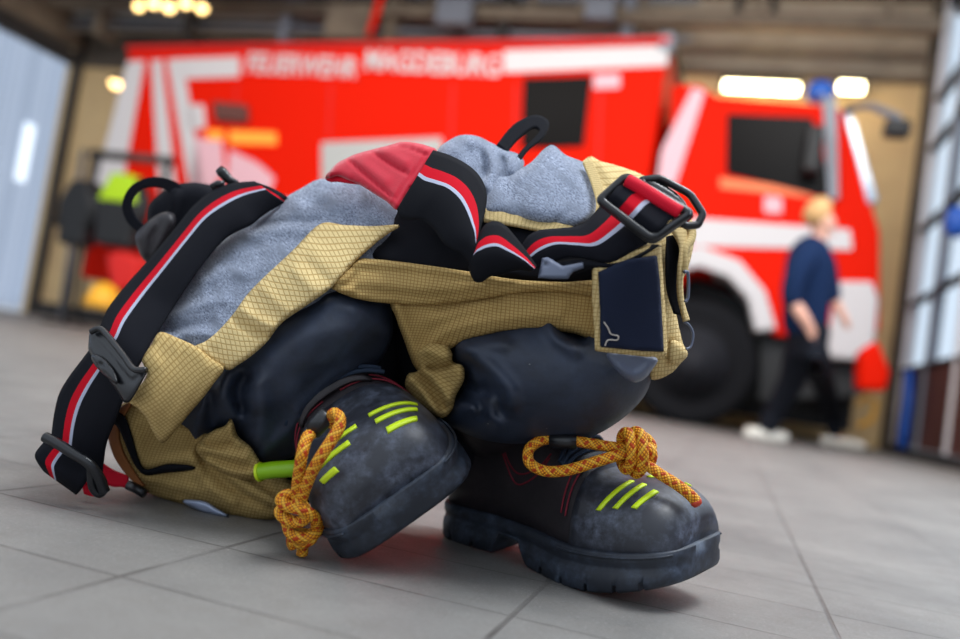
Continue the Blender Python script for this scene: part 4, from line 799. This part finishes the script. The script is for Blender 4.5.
# centre strap with red quilted pad
pad = blob('quilted_pad', [(325, 178), (335, 165), (345, 159), (356, 154), (374, 149), (390, 145), (402, 142), (416, 143), (428, 146), (437, 151), (427, 166), (415, 184), (405, 198), (397, 210), (387, 202), (376, 195), (365, 188), (356, 183), (348, 180), (338, 176), (330, 178)], PAD, tro, off=-.036, edge=7, bf=.009, bb=.006, s=2.8,
     folds=[([(349, 160), (370, 178), (392, 197)], -.0045, 1.6), ([(373, 152), (392, 165), (407, 173)], -.0045, 1.6), ([(396, 145), (412, 149), (426, 155)], -.0035, 1.6), ([(430, 152), (410, 178), (394, 202)], -.003, 1.2), ([(364, 164), (385, 180)], .003, 6), ([(385, 150), (405, 162)], .003, 5), ([(352, 176), (374, 190), (392, 206)], -.002, 1.4)], smooth_out=True)
blob('pad_edge', [(325, 178), (330, 171), (340, 168), (352, 176), (364, 184), (352, 184), (338, 182), (330, 182)], REDW, tro, off=-.022, edge=4, bf=.005, bb=.006, s=2.6)
ribbon('brace_strap', [(433, 150), (447, 154, -.004), (460, 160, -.008), (471, 167, -.008), (479, 175, -.006), (485, 186, 0), (487, 197, .004), (485, 213, .006), (481, 228, .008), (477, 246, .008)], [(397, 209, -.002), (400, 217), (411, 219), (422, 220), (434, 230), (443, 243), (452, 250), (462, 255), (470, 266), (473, 279)], WEB_C, tro, off=-.040, m=14, bulge=.010, th=.0025)
ribbon('brace_strap', [(477, 246, .004), (480, 232, 0), (487, 223, -.004), (496, 221, -.006), (505, 225, -.006), (515, 236, -.004), (526, 250, 0), (537, 266, .004)], [(468, 268), (474, 281), (482, 282), (490, 277), (498, 275), (508, 272), (520, 270), (531, 272, .004)], WEB_C, tro, off=-.044, m=12, bulge=.010, th=.0025)
ribbon('brace_strap', [(520, 248, .006), (528, 236, .002), (540, 230), (560, 228), (580, 225), (595, 212), (604, 200), (612, 192)], [(536, 268, .006), (552, 262, .002), (570, 257), (590, 260), (610, 263), (632, 252), (648, 243), (655, 238)], WEB_N, tro, off=-.034, m=12, bulge=.006, th=.0025)
ribbon('brace_underlay', [(552, 262), (580, 258), (610, 262), (635, 254), (652, 244)], [(570, 276), (590, 270), (612, 270), (640, 260), (662, 246)], WEB, tro, off=-.030, m=6, bulge=.006, th=.003)
cl_ = blob('plastic_clip', [(538, 278), (542, 258), (548, 257), (563, 266), (583, 262), (584, 268), (573, 272), (568, 279), (552, 279)], PLAST_G, tro, off=-.046, edge=3, bf=.003, bb=.002, s=2.2, smooth_out=False, folds=[([(545, 264), (546, 264)], -.004, 1.6)])
# big tri-glide buckle and the second one behind it
DB = TPS([(626, 178, .722), (598, 200, .716), (652, 241, .700), (691, 214, .708), (645, 208, .708)]); 
def rnd(corners, r=.18, n=5):
    out = []; N = len(corners)
    for i in range(N):
        p = np.array(corners[i], float); a = np.array(corners[i-1], float); b = np.array(corners[(i+1) % N], float)
        ra = min(r*1.0, 7/np.linalg.norm(a-p)); rb_ = min(r, 7/np.linalg.norm(b-p)); s0 = p+(a-p)*ra; s1 = p+(b-p)*rb_
        for k in range(n+1): t = k/n; out.append((1-t)**2*s0+2*t*(1-t)*p+t*t*s1)
        e0 = s1; e1 = b+(p-b)*min(r, 7/np.linalg.norm(b-p))
        for k in (1, 2, 3): out.append(e0*(1-k/4)+e1*k/4)
    return out
def ring(name, corners, D, r, mt, parent, off=0, rs=1):
    pts = [P(q[0], q[1], float(D(q)[0])+off) for q in rnd(corners)]; pts += [pts[0], pts[1]]
    return tube(name, pts, r, mt, parent, 10)
bk1 = ring('tri_glide_buckle', [(625, 177), (600, 200), (652, 239), (690, 213)], DB, .0036, PLAST, tro)
ring('buckle_rim', [(626, 174.5), (597, 200.5), (652, 243), (693, 213)], DB, .0026, PLAST, bk1, off=.003)
tube('webbing_roll', [P(q[0], q[1], float(DB(q)[0])+.000) for q in cat([(627, 181), (643, 190), (660, 201), (680, 213)], 5)], .0062, REDW, bk1, 12)
ribbon('webbing_roll', [(606, 200), (612, 193, -.006), (618, 186, -.004), (625, 184)], [(652, 238), (660, 230, -.006), (668, 222, -.004), (677, 215)], WEB_N, bk1, D=DB, off=.001, m=10, th=.002, u0=0, u1=1)
bk2 = ring('strap_buckle', [(640, 180), (660, 178), (690, 194), (703, 214), (698, 225), (686, 226), (668, 212)], DB, .0034, PLAST, tro, off=.022)
blob('buckle_plate', [(643, 180), (658, 181), (680, 196), (688, 208), (686, 214), (672, 208)], PLAST, bk2, D=DB, off=.020, edge=3, bf=.003, bb=.002, s=2.4)
ribbon('red_webbing', [(676, 194), (684, 202), (694, 216)], [(668, 202), (680, 214), (688, 222)], REDW, bk2, D=DB, off=.026, m=4)
